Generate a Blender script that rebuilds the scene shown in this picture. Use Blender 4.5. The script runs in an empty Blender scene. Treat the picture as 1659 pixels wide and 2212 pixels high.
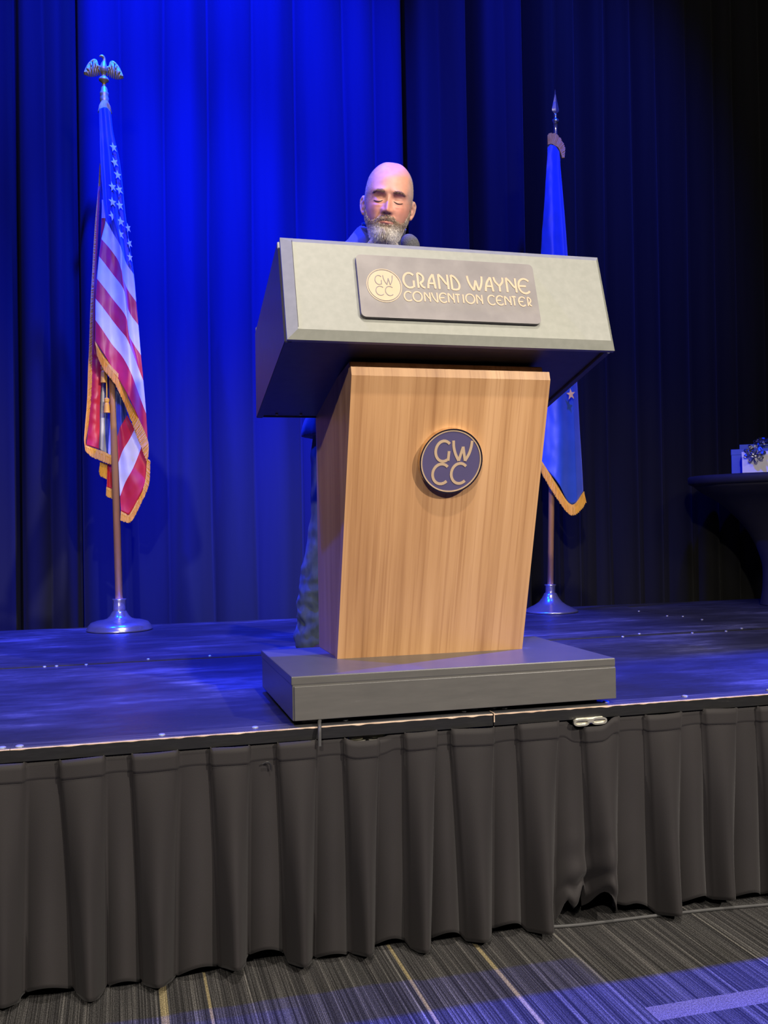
import bpy, bmesh, math, random
import numpy as np
from mathutils import Vector, Matrix, noise
random.seed(7); rng = np.random.default_rng(7)
C = bpy.context.scene.collection
SC = bpy.context.scene
# ------------------------------------------------------------------ camera
R_ = Vector((0.96427, -0.26444, -0.01559)); U_ = Vector((0.01280, -0.01229, 0.99984)); F_ = Vector((0.26459, 0.96432, 0.00846))
cam = bpy.data.cameras.new('camera'); co = bpy.data.objects.new('camera', cam); C.objects.link(co)
cam.sensor_fit = 'HORIZONTAL'; cam.sensor_width = 36.0; cam.lens = 2080.0 / 1659 * 36.0; cam.clip_start = .05
S = 0.536                                            # stage height; floor at z = 0
co.matrix_world = Matrix(((R_.x, U_.x, -F_.x, -0.63), (R_.y, U_.y, -F_.y, -2.13), (R_.z, U_.z, -F_.z, 0.4615 + S), (0, 0, 0, 1)))
SC.camera = co
# ------------------------------------------------------------------ world, lights, exposure
w = bpy.data.worlds.new('dark_hall'); SC.world = w; w.use_nodes = True
w.node_tree.nodes['Background'].inputs[0].default_value = (.55, .6, 1, 1); w.node_tree.nodes['Background'].inputs[1].default_value = .012
SC.view_settings.view_transform = 'Standard'; SC.view_settings.look = 'None'; SC.view_settings.exposure = 0; SC.view_settings.gamma = 1
SC.view_settings.use_curve_mapping = False
BLUE = (.0, .022, 1.0); WARM = (1.0, .90, .78)
def spot(name, loc, aim, power, col, angle, blend=.3, r=.06):
    l = bpy.data.lights.new(name, 'SPOT'); l.energy = power; l.color = col; l.spot_size = math.radians(angle); l.spot_blend = blend; l.shadow_soft_size = r
    o = bpy.data.objects.new(name, l); C.objects.link(o); o.location = loc
    o.rotation_euler = (Vector(aim) - Vector(loc)).to_track_quat('-Z', 'Y').to_euler(); return o
spot('blue_back_light_front_truss', (-2.0, 1.0, 5.2), (.1, .5, .5), 1700, BLUE, 64, .3, .05)
spot('blue_top_light', (-.2, 1.45, 5.3), (-.3, 1.85, .5), 5200, BLUE, 50, .6, .08)
spot('blue_side_light_right', (8.5, 2.12, 4.95), (.15, -.40, .0), 35000, BLUE, 10.5, .35, .08)
spot('blue_curtain_wash', (-.45, .2, 6.0), (-.25, 2.6, 3.35), 8300, BLUE, 41, 1.0, .1)
spot('blue_curtain_wash_right', (1.5, .2, 6.0), (1.45, 2.6, 2.9), 2700, BLUE, 42, 1.0, .1)
spot('warm_front_light', (.25, -2.4, 5.1), (.25, .2, .9), 720, WARM, 50, .5, .06)
spot('warm_front_light_right', (3.0, -5.0, 4.0), (.15, .2, .85), 1850, WARM, 32, .7, .07)
spot('warm_front_light_left', (-2.3, -5.6, 4.0), (.05, .2, .85), 1000, WARM, 32, .7, .07)
def area(name, loc, aim, power, col, sx, sy):
    l = bpy.data.lights.new(name, 'AREA'); l.energy = power; l.color = col; l.shape = 'RECTANGLE'; l.size = sx; l.size_y = sy
    o = bpy.data.objects.new(name, l); C.objects.link(o); o.location = loc; o.rotation_euler = (Vector(aim) - Vector(loc)).to_track_quat('-Z', 'Y').to_euler()
area('added_warm_fill_left', (-2.2, -6.5, 5.2), (-.4, 1.5, 1.8), 80, WARM, 1.2, .6)  # both area lamps are added for warm reflections in the gilt and steel
area('added_warm_fill_right', (1.6, -6.5, 5.2), (.6, 1.5, 1.8), 80, WARM, 1.2, .6)

# ------------------------------------------------------------------ helpers
def mat(name, col=(.5, .5, .5), rough=.5, metal=0, spec=.5, sheen=0, build=None):
    m = bpy.data.materials.new(name); m.use_nodes = True
    nt = m.node_tree; b = nt.nodes['Principled BSDF']
    b.inputs['Base Color'].default_value = (*col, 1); b.inputs['Roughness'].default_value = rough; b.inputs['Metallic'].default_value = metal
    b.inputs['Specular IOR Level'].default_value = spec
    if sheen: b.inputs['Sheen Weight'].default_value = sheen; b.inputs['Sheen Roughness'].default_value = .5
    if build: build(nt, b)
    return m
def N(nt, t, **kw):
    n = nt.nodes.new(t)
    for k, v in kw.items(): setattr(n, k, v)
    return n
def coords(nt, scale=(1, 1, 1), kind='Object'):
    tc = N(nt, 'ShaderNodeTexCoord'); mp = N(nt, 'ShaderNodeMapping'); mp.inputs['Scale'].default_value = scale
    nt.links.new(tc.outputs[kind], mp.inputs[0]); return mp.outputs[0]
def nz(nt, vec, scale=5, detail=4, rough=.5):
    n = N(nt, 'ShaderNodeTexNoise'); n.inputs['Scale'].default_value = scale; n.inputs['Detail'].default_value = detail; n.inputs['Roughness'].default_value = rough
    nt.links.new(vec, n.inputs['Vector']); return n.outputs['Fac']
def ramp(nt, fac, stops):
    r = N(nt, 'ShaderNodeValToRGB'); e = r.color_ramp.elements
    while len(e) < len(stops): e.new(.5)
    for k, (p, c) in zip(e, stops): k.position = p; k.color = (*c, 1) if len(c) == 3 else c
    nt.links.new(fac, r.inputs[0]); return r.outputs[0]
def mathn(nt, op, a, b):
    n = N(nt, 'ShaderNodeMath', operation=op)
    for i, x in enumerate((a, b)):
        if isinstance(x, (int, float)): n.inputs[i].default_value = x
        else: nt.links.new(x, n.inputs[i])
    return n.outputs[0]
def mixc(nt, f, a, b, mode='MIX'):
    n = N(nt, 'ShaderNodeMix', data_type='RGBA', blend_type=mode)
    for i, x in ((0, f), (6, a), (7, b)):
        if isinstance(x, (int, float)): n.inputs[i].default_value = x
        elif isinstance(x, tuple): n.inputs[i].default_value = (*x, 1)
        else: nt.links.new(x, n.inputs[i])
    return n.outputs[2]
def bump(nt, b, h, strength=.2, dist=.002):
    n = N(nt, 'ShaderNodeBump'); n.inputs['Strength'].default_value = strength; n.inputs['Distance'].default_value = dist
    nt.links.new(h, n.inputs['Height']); nt.links.new(n.outputs[0], b.inputs['Normal'])
def noisy(name, c1, c2, scale=20, rough=.5, metal=0, vscale=(1, 1, 1), spec=.5, bmp=0, sheen=0, bd=.002, lo=.3, hi=.7):
    def f(nt, b):
        v = nz(nt, coords(nt, vscale), scale)
        nt.links.new(ramp(nt, v, [(lo, c1), (hi, c2)]), b.inputs['Base Color'])
        if bmp: bump(nt, b, v, bmp, bd)
    return mat(name, c1, rough, metal, spec, sheen, f)

def obj(name, me, m=None, parent=None):
    if isinstance(me, bmesh.types.BMesh):
        bm = me; me = bpy.data.meshes.new(name); bm.to_mesh(me); bm.free()
    o = bpy.data.objects.new(name, me); C.objects.link(o)
    for x in (m if isinstance(m, (list, tuple)) else [m]):
        if x and x.name not in [y.name for y in me.materials if y]: me.materials.append(x)
    if parent: o.parent = parent; o.matrix_parent_inverse = Matrix.Translation(-parent.location)
    return o
def thing(name, label, cat, loc=(0, 0, 0), group=None):
    o = bpy.data.objects.new(name, None); C.objects.link(o); o.location = loc; o.empty_display_size = .1
    tag(o, label, cat, group); return o
def tag(o, label, cat, group=None):
    o['label'] = label; o['category'] = cat
    if group: o['group'] = group
    return o
def struct(o): o['kind'] = 'structure'; return o
def smooth(o, on=True):
    for p in o.data.polygons: p.use_smooth = on
    return o
def box(x0, x1, y0, y1, z0, z1, bev=0, seg=2, bm=None):
    bm = bm or bmesh.new()
    r = bmesh.ops.create_cube(bm, size=1)
    for v in r['verts']:
        v.co = Vector(((x0 + x1) / 2 + v.co.x * (x1 - x0), (y0 + y1) / 2 + v.co.y * (y1 - y0), (z0 + z1) / 2 + v.co.z * (z1 - z0)))
    if bev:
        es = list({e for v in r['verts'] for e in v.link_edges})
        bmesh.ops.bevel(bm, geom=es, offset=bev, segments=seg, affect='EDGES', profile=.6)
    return bm
def prism(poly, x0, x1, bev=0, bm=None):            # polygon in (y, z) extruded along x
    bm = bm or bmesh.new()
    a = [bm.verts.new((x0, y, z)) for y, z in poly]; b = [bm.verts.new((x1, y, z)) for y, z in poly]
    n = len(poly); fs = [bm.faces.new(a), bm.faces.new(b[::-1])]
    for i in range(n): fs.append(bm.faces.new((a[i], b[i], b[(i + 1) % n], a[(i + 1) % n])))
    bmesh.ops.recalc_face_normals(bm, faces=fs)
    if bev: bmesh.ops.bevel(bm, geom=list({e for f in fs for e in f.edges}), offset=bev, segments=2, affect='EDGES')
    return bm
def lathe(prof, n=48, loc=(0, 0, 0), lean=(0, 0), bm=None):   # prof [(r, z)]
    bm = bm or bmesh.new(); rows = []
    for r, z in prof:
        rows.append([bm.verts.new((loc[0] + lean[0] * z + r * math.cos(2 * math.pi * i / n), loc[1] + lean[1] * z + r * math.sin(2 * math.pi * i / n), loc[2] + z)) for i in range(n)])
    for a, b in zip(rows, rows[1:]):
        for i in range(n): bm.faces.new((a[i], a[(i + 1) % n], b[(i + 1) % n], b[i]))
    if prof[0][0] > 1e-5: bm.faces.new(rows[0][::-1])
    if prof[-1][0] > 1e-5: bm.faces.new(rows[-1])
    bmesh.ops.remove_doubles(bm, verts=bm.verts, dist=1e-6)
    return bm
def tube(pts, r, n=10, bm=None):
    bm = bm or bmesh.new(); pts = [Vector(p) for p in pts]; rows = []
    rr = r if isinstance(r, (list, tuple)) else [r] * len(pts)
    up = Vector((0, 0, 1)); u = None
    for i, p in enumerate(pts):
        d = (pts[min(i + 1, len(pts) - 1)] - pts[max(i - 1, 0)]).normalized()
        if u is None: u = d.orthogonal().normalized()
        u = (u - d * u.dot(d)).normalized(); v = d.cross(u)
        rows.append([bm.verts.new(p + (u * math.cos(2 * math.pi * k / n) + v * math.sin(2 * math.pi * k / n)) * rr[i]) for k in range(n)])
    for a, b in zip(rows, rows[1:]):
        for k in range(n): bm.faces.new((a[k], a[(k + 1) % n], b[(k + 1) % n], b[k]))
    bm.faces.new(rows[0][::-1]); bm.faces.new(rows[-1]); return bm
def catmull(pts, k=8):
    P = [np.array(p, float) for p in pts]
    if len(P) < 3: return [P[0] + (P[-1] - P[0]) * t for t in np.linspace(0, 1, k + 1)]
    P = [2 * P[0] - P[1]] + P + [2 * P[-1] - P[-2]]; out = []
    for i in range(1, len(P) - 2):
        for j in range(k):
            t = j / k
            out.append(.5 * (2 * P[i] + (P[i + 1] - P[i - 1]) * t + (2 * P[i - 1] - 5 * P[i] + 4 * P[i + 1] - P[i + 2]) * t * t + (3 * P[i] - P[i - 1] - 3 * P[i + 1] + P[i + 2]) * t ** 3))
    out.append(P[-2]); return out
def resample(pts, n):
    P = np.array(pts, float); d = np.r_[0, np.cumsum(np.linalg.norm(np.diff(P, axis=0), axis=1))]
    t = np.linspace(0, d[-1], n); return np.stack([np.interp(t, d, P[:, k]) for k in range(P.shape[1])], 1)
def gridmesh(name, V, mats=None, midx=None, smoothit=True):    # V: rows x cols x 3
    V = np.asarray(V, float); r, c = V.shape[:2]
    idx = np.arange(r * c).reshape(r, c)
    F = np.stack([idx[:-1, :-1], idx[:-1, 1:], idx[1:, 1:], idx[1:, :-1]], -1).reshape(-1, 4)
    me = bpy.data.meshes.new(name); me.from_pydata(V.reshape(-1, 3).tolist(), [], F.tolist())
    if mats:
        for m in mats: me.materials.append(m)
    if midx is not None: me.polygons.foreach_set('material_index', np.asarray(midx, np.int32).ravel())
    if smoothit: me.polygons.foreach_set('use_smooth', [True] * len(F))
    me.update(); return me
def solidify(o, t, off=0):
    m = o.modifiers.new('thick', 'SOLIDIFY'); m.thickness = t; m.offset = off; return o

# ------------------------------------------------------------------ materials
def wood_nodes(k):
    def f(nt, b):
        n1 = nz(nt, coords(nt, (1, k, .035)), 26, 6, .6); n2 = nz(nt, coords(nt, (1, k, .06)), 7, 3); n3 = nz(nt, coords(nt, (1, k, .012)), 150, 3)
        a = mathn(nt, 'ADD', mathn(nt, 'MULTIPLY', n1, .55), mathn(nt, 'MULTIPLY', n2, .45))
        col = ramp(nt, a, [(.30, (.20, .095, .040)), (.42, (.345, .180, .078)), (.52, (.44, .245, .112)), (.66, (.52, .305, .150))])
        streak = ramp(nt, n3, [(.36, (.70, .62, .57)), (.46, (1, 1, 1))])
        nt.links.new(mixc(nt, .5, col, streak, 'MULTIPLY'), b.inputs['Base Color']); bump(nt, b, n3, .06, .001)
    return f
M_wood = mat('walnut_laminate', rough=.42, spec=.35, build=wood_nodes(1)); M_woodf = mat('walnut_laminate_front', rough=.42, spec=.35, build=wood_nodes(.012))
M_silver = noisy('silver_paint', (.188, .194, .166), (.215, .220, .190), 60, .5, .05, bmp=.03)
M_dark = noisy('charcoal_paint', (.060, .058, .066), (.075, .073, .082), 40, .38, .1)
def base_nodes(nt, b):
    a = nz(nt, coords(nt, (1, 1, 6)), 9, 5, .7)
    nt.links.new(ramp(nt, a, [(.3, (.074, .072, .068)), (.66, (.087, .084, .079)), (.76, (.16, .155, .145))]), b.inputs['Base Color'])
M_base = mat('grey_base_paint', rough=.33, spec=.45, build=base_nodes)
M_plate = noisy('grey_plate', (.130, .118, .117), (.160, .146, .143), 22, .5, .2, lo=.35, hi=.65)
M_cream = noisy('cream_lettering', (.40, .285, .18), (.43, .31, .20), 30, .5)
M_navy = noisy('navy_enamel', (.075, .065, .14), (.085, .07, .15), 10, .3)
M_chrome_b = noisy('gold_rim', (.8, .68, .5), (.85, .72, .55), 8, .18, 1)
M_black = noisy('black_paint', (.012, .012, .013), (.022, .022, .022), 30, .5)
M_rubber = noisy('black_rubber', (.035, .035, .036), (.045, .045, .045), 30, .55)
M_steel = noisy('polished_steel', (.66, .64, .64), (.74, .72, .72), 6, .2, .9)
M_zinc = noisy('zinc_plate', (.62, .60, .50), (.7, .68, .58), 18, .32, .8)
M_gold = noisy('gilt_metal', (.80, .58, .12), (.9, .70, .20), 30, .40, .5)
M_pole = noisy('varnished_pole', (.48, .23, .10), (.60, .32, .16), 8, .35, vscale=(4, 4, .3))
M_fringe = noisy('gold_fringe', (.80, .38, .035), (.92, .50, .07), 60, .6, vscale=(3, 3, .5), bmp=.1)
M_fblue = noisy('navy_flag_nylon', (.012, .03, .20), (.018, .04, .25), 12, .45, sheen=.3)
M_fblue2 = noisy('blue_flag_nylon', (.02, .075, .42), (.03, .09, .5), 12, .45, sheen=.3)
M_fred = noisy('red_flag_nylon', (.55, .012, .03), (.66, .02, .04), 12, .4, sheen=.3)
M_fwhite = noisy('white_flag_nylon', (.70, .69, .66), (.78, .77, .74), 12, .45, sheen=.2)
M_starw = noisy('white_embroidery', (.75, .75, .76), (.85, .85, .85), 60, .6)
M_starg = noisy('gold_embroidery', (.86, .50, .14), (.92, .58, .20), 60, .6)
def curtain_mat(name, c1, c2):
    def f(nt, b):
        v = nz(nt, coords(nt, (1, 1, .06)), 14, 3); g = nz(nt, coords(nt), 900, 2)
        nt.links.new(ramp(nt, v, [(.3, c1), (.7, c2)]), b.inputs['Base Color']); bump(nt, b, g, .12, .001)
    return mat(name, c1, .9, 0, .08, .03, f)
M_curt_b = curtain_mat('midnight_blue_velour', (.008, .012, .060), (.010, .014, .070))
M_curt_shade = curtain_mat('shade_toned_blue_velour', (.010, .011, .026), (.012, .013, .031))  # darker copy of the blue velour, with dim light put into the colour
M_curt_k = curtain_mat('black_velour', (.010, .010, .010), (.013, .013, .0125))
def skirt_nodes(nt, b):
    g = nz(nt, coords(nt), 700, 2); v = nz(nt, coords(nt, (1, 1, .4)), 6, 3)
    nt.links.new(ramp(nt, v, [(.3, (.0172, .0153, .0155)), (.7, (.0222, .0198, .0200))]), b.inputs['Base Color']); bump(nt, b, g, .25, .0008)
M_skirt = mat('black_skirt_cloth', rough=.7, spec=.2, sheen=.05, build=skirt_nodes)
def deck_nodes(nt, b):
    v = nz(nt, coords(nt, (1.0, 3.2, 1)), 5.0, 9, .74); g = nz(nt, coords(nt, (8, 26, 1)), 4, 5, .75); pt = nz(nt, coords(nt, (1, 1.6, 1)), 1.7, 2)
    s = mathn(nt, 'MULTIPLY', v, pt)
    nt.links.new(ramp(nt, s, [(.2, (.022, .022, .026)), (.30, (.034, .034, .04)), (.40, (.085, .085, .095))]), b.inputs['Base Color'])
    nt.links.new(ramp(nt, mathn(nt, 'ADD', mathn(nt, 'MULTIPLY', s, 1.2), mathn(nt, 'MULTIPLY', g, .22)), [(.25, (.30, .30, .30)), (.6, (.6, .6, .6))]), b.inputs['Roughness'])
    bump(nt, b, g, .08, .001)
M_deck = mat('scuffed_black_deck', rough=.4, spec=.5, build=deck_nodes)
def edge_nodes(nt, b):
    v = nz(nt, coords(nt, (3, 9, 25)), 5, 6, .75)
    nt.links.new(ramp(nt, v, [(.45, (.004, .004, .0045)), (.68, (.008, .008, .0085)), (.78, (.07, .066, .06))]), b.inputs['Base Color'])
M_edge = mat('chipped_black_edge', rough=.45, build=edge_nodes)
M_trim = noisy('worn_grey_edge_strip', (.045, .045, .05), (.13, .125, .12), 14, .4, .3, vscale=(.6, 8, 1), lo=.4, hi=.75)
M_rawwood = noisy('bare_plywood_edge', (.34, .23, .16), (.52, .40, .30), 50, .7, vscale=(.4, 1, 1))
M_bolt = noisy('bolt_head', (.55, .55, .56), (.65, .65, .65), 20, .35, .7)
def carpet_nodes(nt, b):
    tc = N(nt, 'ShaderNodeTexCoord'); sp = N(nt, 'ShaderNodeSeparateXYZ'); nt.links.new(tc.outputs['Object'], sp.inputs[0])
    st = nz(nt, coords(nt, (1, .003, 1)), 46, 7, .85)
    fi = nz(nt, coords(nt, (1, .004, 1)), 330, 1); tuft = nz(nt, coords(nt, (1, .55, 1)), 420, 2)
    base = ramp(nt, st, [(.36, (.015, .015, .0155)), (.47, (.033, .032, .032)), (.55, (.060, .058, .056)), (.63, (.155, .148, .138))])
    col = mixc(nt, .85, base, ramp(nt, fi, [(.38, (.32, .32, .32)), (.62, (1.5, 1.5, 1.5))]), 'MULTIPLY')
    for x0, wd in ((.16, .008), (-.036, .007), (-.555, .011), (-.463, .006), (.36, .006), (.74, .005)):
        d = mathn(nt, 'ABSOLUTE', mathn(nt, 'SUBTRACT', sp.outputs[0], x0), 0)
        k = mathn(nt, 'LESS_THAN', mathn(nt, 'ADD', d, mathn(nt, 'MULTIPLY', fi, .006)), wd)
        col = mixc(nt, mathn(nt, 'MULTIPLY', k, mathn(nt, 'MULTIPLY', fi, 1.3)), col, (.30, .245, .13) if x0 < .3 else (.2, .19, .17))
    # paler rectangle woven into the tile pattern
    kx = mathn(nt, 'GREATER_THAN', sp.outputs[0], .384); ky = mathn(nt, 'LESS_THAN', mathn(nt, 'ABSOLUTE', mathn(nt, 'ADD', sp.outputs[1], .40), 0), .027)
    col = mixc(nt, mathn(nt, 'MULTIPLY', mathn(nt, 'MULTIPLY', kx, ky), .8), col, (.13, .115, .11))
    col = mixc(nt, .75, col, ramp(nt, tuft, [(.35, (.35, .35, .35)), (.65, (1.4, 1.4, 1.4))]), 'MULTIPLY')
    nt.links.new(col, b.inputs['Base Color']); bump(nt, b, tuft, .6, .003)
M_carpet = mat('striped_carpet', rough=.95, spec=.1, build=carpet_nodes)
M_wall = noisy('dark_wall_paint', (.02, .02, .022), (.026, .026, .028), 8, .9)

# ------------------------------------------------------------------ the room
struct(obj('floor', box(-8, 9, -8, 6, -.1, 0), M_carpet))
struct(obj('wall_back', box(-8, 9, 3.6, 3.7, 0, 7), M_wall))

# ------------------------------------------------------------------ curtains
VAL = [-2.6, -2.25, -1.95, -1.62, -1.36, -1.088, -.95, -.802, -.60, -.40, -.189, .03, .257, .50, .66, .844, 1.02, 1.211, 1.38, 1.536, 1.67, 1.808, 1.975, 2.14, 2.30, 2.494, 2.66, 2.794, 2.975, 3.2, 3.45, 3.7, 3.95, 4.2]
DEP = {-1.088: 1.25, -.802: 1.15, -.95: .6, -.60: .45, -.40: .75, -.189: 1.0, .03: .6, .257: 1.1, .50: .75, .66: .65, .844: 1.5, 1.02: .4, 1.211: 1.5, 1.38: .45, 1.536: 1.3, 1.67: .5}
def curtain(x0, x1, yb, m, label, sd):
    xs = np.linspace(x0, x1, int((x1 - x0) / .009)); V = []
    zs = np.r_[np.linspace(.02, .6, 10), np.linspace(.7, 5.4, 34)]
    va = np.array(VAL); dp = np.array([DEP.get(v, .8) for v in VAL])
    for z in zs:
        wob = np.array([.022 * noise.noise((v * 3.1, z * .35, sd)) for v in VAL])
        vz = va + wob * min(1, (5.4 - z) / 2)
        i = np.clip(np.searchsorted(vz, xs) - 1, 0, len(va) - 2); t = (xs - vz[i]) / (vz[i + 1] - vz[i])
        h = np.sin(np.pi * np.clip(t, 0, 1)) ** .62
        dd = dp[i] * (1 - t) + dp[i + 1] * t
        y = yb - .085 * dd * (h - .6) * (1 + .12 * np.sin(z * 1.3 + va[i] * 5))
        y += np.array([.012 * noise.noise((x * 5, z * .5, sd + 3)) for x in xs])
        for v, d, wd in ((-1.088, .10, .022), (-.83, .10, .035), (.844, .12, .030), (1.211, .12, .030), (1.536, .13, .040), (1.85, .08, .05), (.23, .03, .06), (-.20, .03, .05)):
            y += d * np.exp(-((xs - v - .01 * noise.noise((v, z * .4, 2))) / wd) ** 2)
        V.append(np.stack([xs, y, np.full_like(xs, z)], 1))
    o = obj('stage_curtain', gridmesh('stage_curtain', V), m); solidify(o, .004); tag(o, label, 'curtain', 'curtains hung across the back of the stage'); return o
curtain(-3.2, -.805, 2.66, M_curt_shade, 'leftmost stage curtain with shade put into its blue at the left edge beside the striped flag', 1)
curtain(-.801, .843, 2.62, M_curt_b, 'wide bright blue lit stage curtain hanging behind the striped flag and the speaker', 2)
curtain(.847, 1.537, 2.64, M_curt_shade, 'pleated stage curtain with dim light put into its blue just left of the plain blue flag', 3)
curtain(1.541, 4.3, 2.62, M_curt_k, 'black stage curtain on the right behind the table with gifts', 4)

# ------------------------------------------------------------------ stage decks
XJ = [-3.4, -.855, .2145, 1.815, 4.3]
GJ = [0, .00005, .0012, .0022, 0]
DL = {(0, 0): 'front left stage deck with scuffed black top at the left edge', (1, 0): 'front stage deck under the left half of the lectern',
      (2, 0): 'front stage deck under the right half of the lectern', (3, 0): 'front stage deck at the far right beyond the lectern',
      (0, 1): 'rear stage deck at the far left below the curtain', (1, 1): 'rear stage deck carrying the striped flag stand',
      (2, 1): 'rear stage deck carrying the plain blue flag stand', (3, 1): 'rear stage deck at the right carrying the draped round table'}
BOLTS = [(-.872, .012), (-.838, .014), (-.548, .025), (-.344, .032), (-.134, .040), (.156, .044), (.19, .06), (.238, .055), (.262, .045), (.528, .036), (.75, .036), (1.0, .036)]
SB = [(-.873, 1.195), (-.836, 1.195), (-.743, 1.19), (-.543, 1.248), (-.336, 1.25), (1.221, 1.19), (1.326, 1.248), (1.524, 1.19), (1.676, 1.19), (1.79, 2.05), (1.79, 1.8), (1.84, 1.75), (1.84, 1.6), (1.79, 1.25)]
bolt_me = None
def rag(x0, x1, y, z):                               # chipped bare-wood arris along the front top edge
    xs = np.arange(x0, x1, .006); a = np.array([.0015 + .0028 * max(0, noise.noise((x * 40, 1, 2)) + .35 * noise.noise((x * 9, 4, 2)) + .15) for x in xs])
    V = [np.stack([xs, np.full_like(xs, y), z - a], 1), np.stack([xs, np.full_like(xs, y) - .0012, z + 0 * a + .0006], 1), np.stack([xs, y + a * 1.2, np.full_like(xs, z + .0008)], 1)]
    return gridmesh('worn_arris', V)
for j, (ya, yb) in enumerate(((0, 1.22), (1.22, 2.44))):
    for i in range(4):
        x0, x1 = XJ[i] + GJ[i], XJ[i + 1] - GJ[i + 1]
        g = .004
        t = thing('stage_deck', DL[(i, j)], 'stage', ((x0 + x1) / 2, (ya + yb) / 2, 0))
        obj('deck_board', box(x0, x1, ya + (.034 if j == 0 else .028), yb - .028, S - .026, S, 0), M_deck, t)
        obj('front_rail', box(x0, x1, ya + .0015, ya + .033, S - .028, S - .0005, 0), M_edge if j == 0 else M_black, t)
        obj('rear_rail', box(x0, x1, yb - .027, yb - .004, S - .028, S - .0025, 0), M_black, t)
        if j == 0:
            obj('edge_strip', box(x0, x1, ya + .0035, ya + .052, S - .002, S + .001, .0006), M_trim, t)
            obj('worn_arris', rag(x0, x1, ya + .0008, S - .001), M_rawwood, t)
        if (i, j) == (2, 0): obj('chipped_edge', box(x0 + .0002, x0 + .0028, ya + .0012, ya + .055, S - .020, S + .0016), M_rawwood, t)
        for lx in (x0 + .06, x1 - .06):
            for ly in (ya + .10, yb - .10): obj('leg', box(lx - .025, lx + .025, ly - .025, ly + .025, 0, S - .026, .004), M_black, t)
        for bx, by in (BOLTS if j == 0 else []) + SB:
            if x0 < bx < x1 and ya < by < yb:
                r = .0075 if by < .1 else .0055
                if by < .1 and bx in (-.872, -.838, .19, .262): r = .0085
                bo = obj('bolt', lathe([(r, -.001), (r, .0022), (r * .7, .0036), (0, .004)], 14, (bx, by, S + (.0008 if by < .06 else 0)), bm=None), M_bolt, t)
# pleated skirt --------------------------------------------------------------
PX = [-1.27, -1.18, -1.09, -1.0, -.915, -.832, -.748, -.673, -.602, -.52, -.436, -.366, -.289, -.216, -.136, -.071, .006, .068, .119, .212, .288, .378, .458, .539, .628, .712, .791, .871, .95, 1.03, 1.11, 1.19, 1.27, 1.35, 1.43]
# even index interval (PX[0]..PX[1]) is a raised pleat, odd is a recessed one; phase so that (-.832) starts a recess
ZT = .508
def skirt():
    TT = np.r_[0, .03, .055, .072, .080, .083, .086, .092, .11, np.linspace(.13, .7, 22), np.linspace(.72, 1, 16)]; rows = len(TT); cols = []; V = []
    us = []
    for k in range(len(PX) - 1):
        for q in np.linspace(0, 1, 15)[:-1]: us.append((k, q))
    us.append((len(PX) - 2, 1.0))
    rs = [random.Random(k * 13 + 5) for k in range(len(PX))]
    amp = [r.uniform(.75, 1.3) for r in rs]; sk = [r.uniform(-.012, .012) for r in rs]; hm = [r.uniform(-.007, .010) for r in rs]
    for a in range(rows):
        t = float(TT[a]); e = max(0, (t - .085) / .915); s = e ** .8; line = []
        for k, q in us:
            x0, x1 = PX[k], PX[k + 1]; wd = x1 - x0; raised = (k % 2 == 0)
            if raised:
                fl = .006 + .004 * (1 - min(1, t * 10))
                x = x0 - fl + (wd + 2 * fl) * q + (-.42 * wd) * s * (q - .5) + sk[k] * s
                bulge = math.sin(math.pi * q) ** (.8 + .5 * s)
                y = -.009 - .005 * bulge - s * (.050 * amp[k] * bulge - .016)
            else:
                dl = .5 * .42 * (x0 - PX[k - 1]) * s if k else 0; dr = .5 * .42 * (PX[min(k + 2, len(PX) - 1)] - x1) * s
                xa = x0 - dl * .9 + .004 + sk[k - 1] * s; xb = x1 + dr * .9 - .004 + sk[min(k + 1, len(sk) - 1)] * s
                x = xa + (xb - xa) * q
                y = .004 + s * (.046 - .050 * math.sin(math.pi * q) ** .75 * amp[k])
                if q == 0: y = -.002 + .020 * s
            y += .004 * s * noise.noise((x * 12, t * 3, 1.7)) + .012 * s * noise.noise((x * 4.1, t * 1.2, 9.2))
            zb = .016 + hm[k] * 1.2 + (0 if raised else .020 * math.sin(math.pi * q)) + .016 * noise.noise((x * 4, 3.1, 0)) - .25 * (y + .02)
            ztop = ZT - .004 * noise.noise((x * 7, 0, 4)) - .019 * math.exp(-((x - .462) / .052) ** 6) - .010 * math.exp(-((x + .088) / .052) ** 6); z = ztop + (zb - ztop) * t
            # tucked bunch under the stage clip
            bx = math.exp(-((x - .45) / .075) ** 2); bt = max(0, (t - .72) / .28)
            z += .055 * bx * bt ** 1.3 * (1 + .5 * math.sin(x * 130)); y += bx * (.010 * math.sin(t * 34 + x * 25) * max(0, (t - .5) * 2) + .02 * bt)
            # stitched heading
            if t < .0815: y -= .0032 if raised else .0018
            line.append((x, y + .008, max(.006, z)))
        V.append(line)
    o = obj('stage_skirt', gridmesh('stage_skirt', V), M_skirt); solidify(o, .0025)
    tag(o, 'black box-pleated stage skirt hanging along the front of the stage', 'skirt')
skirt()

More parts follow.
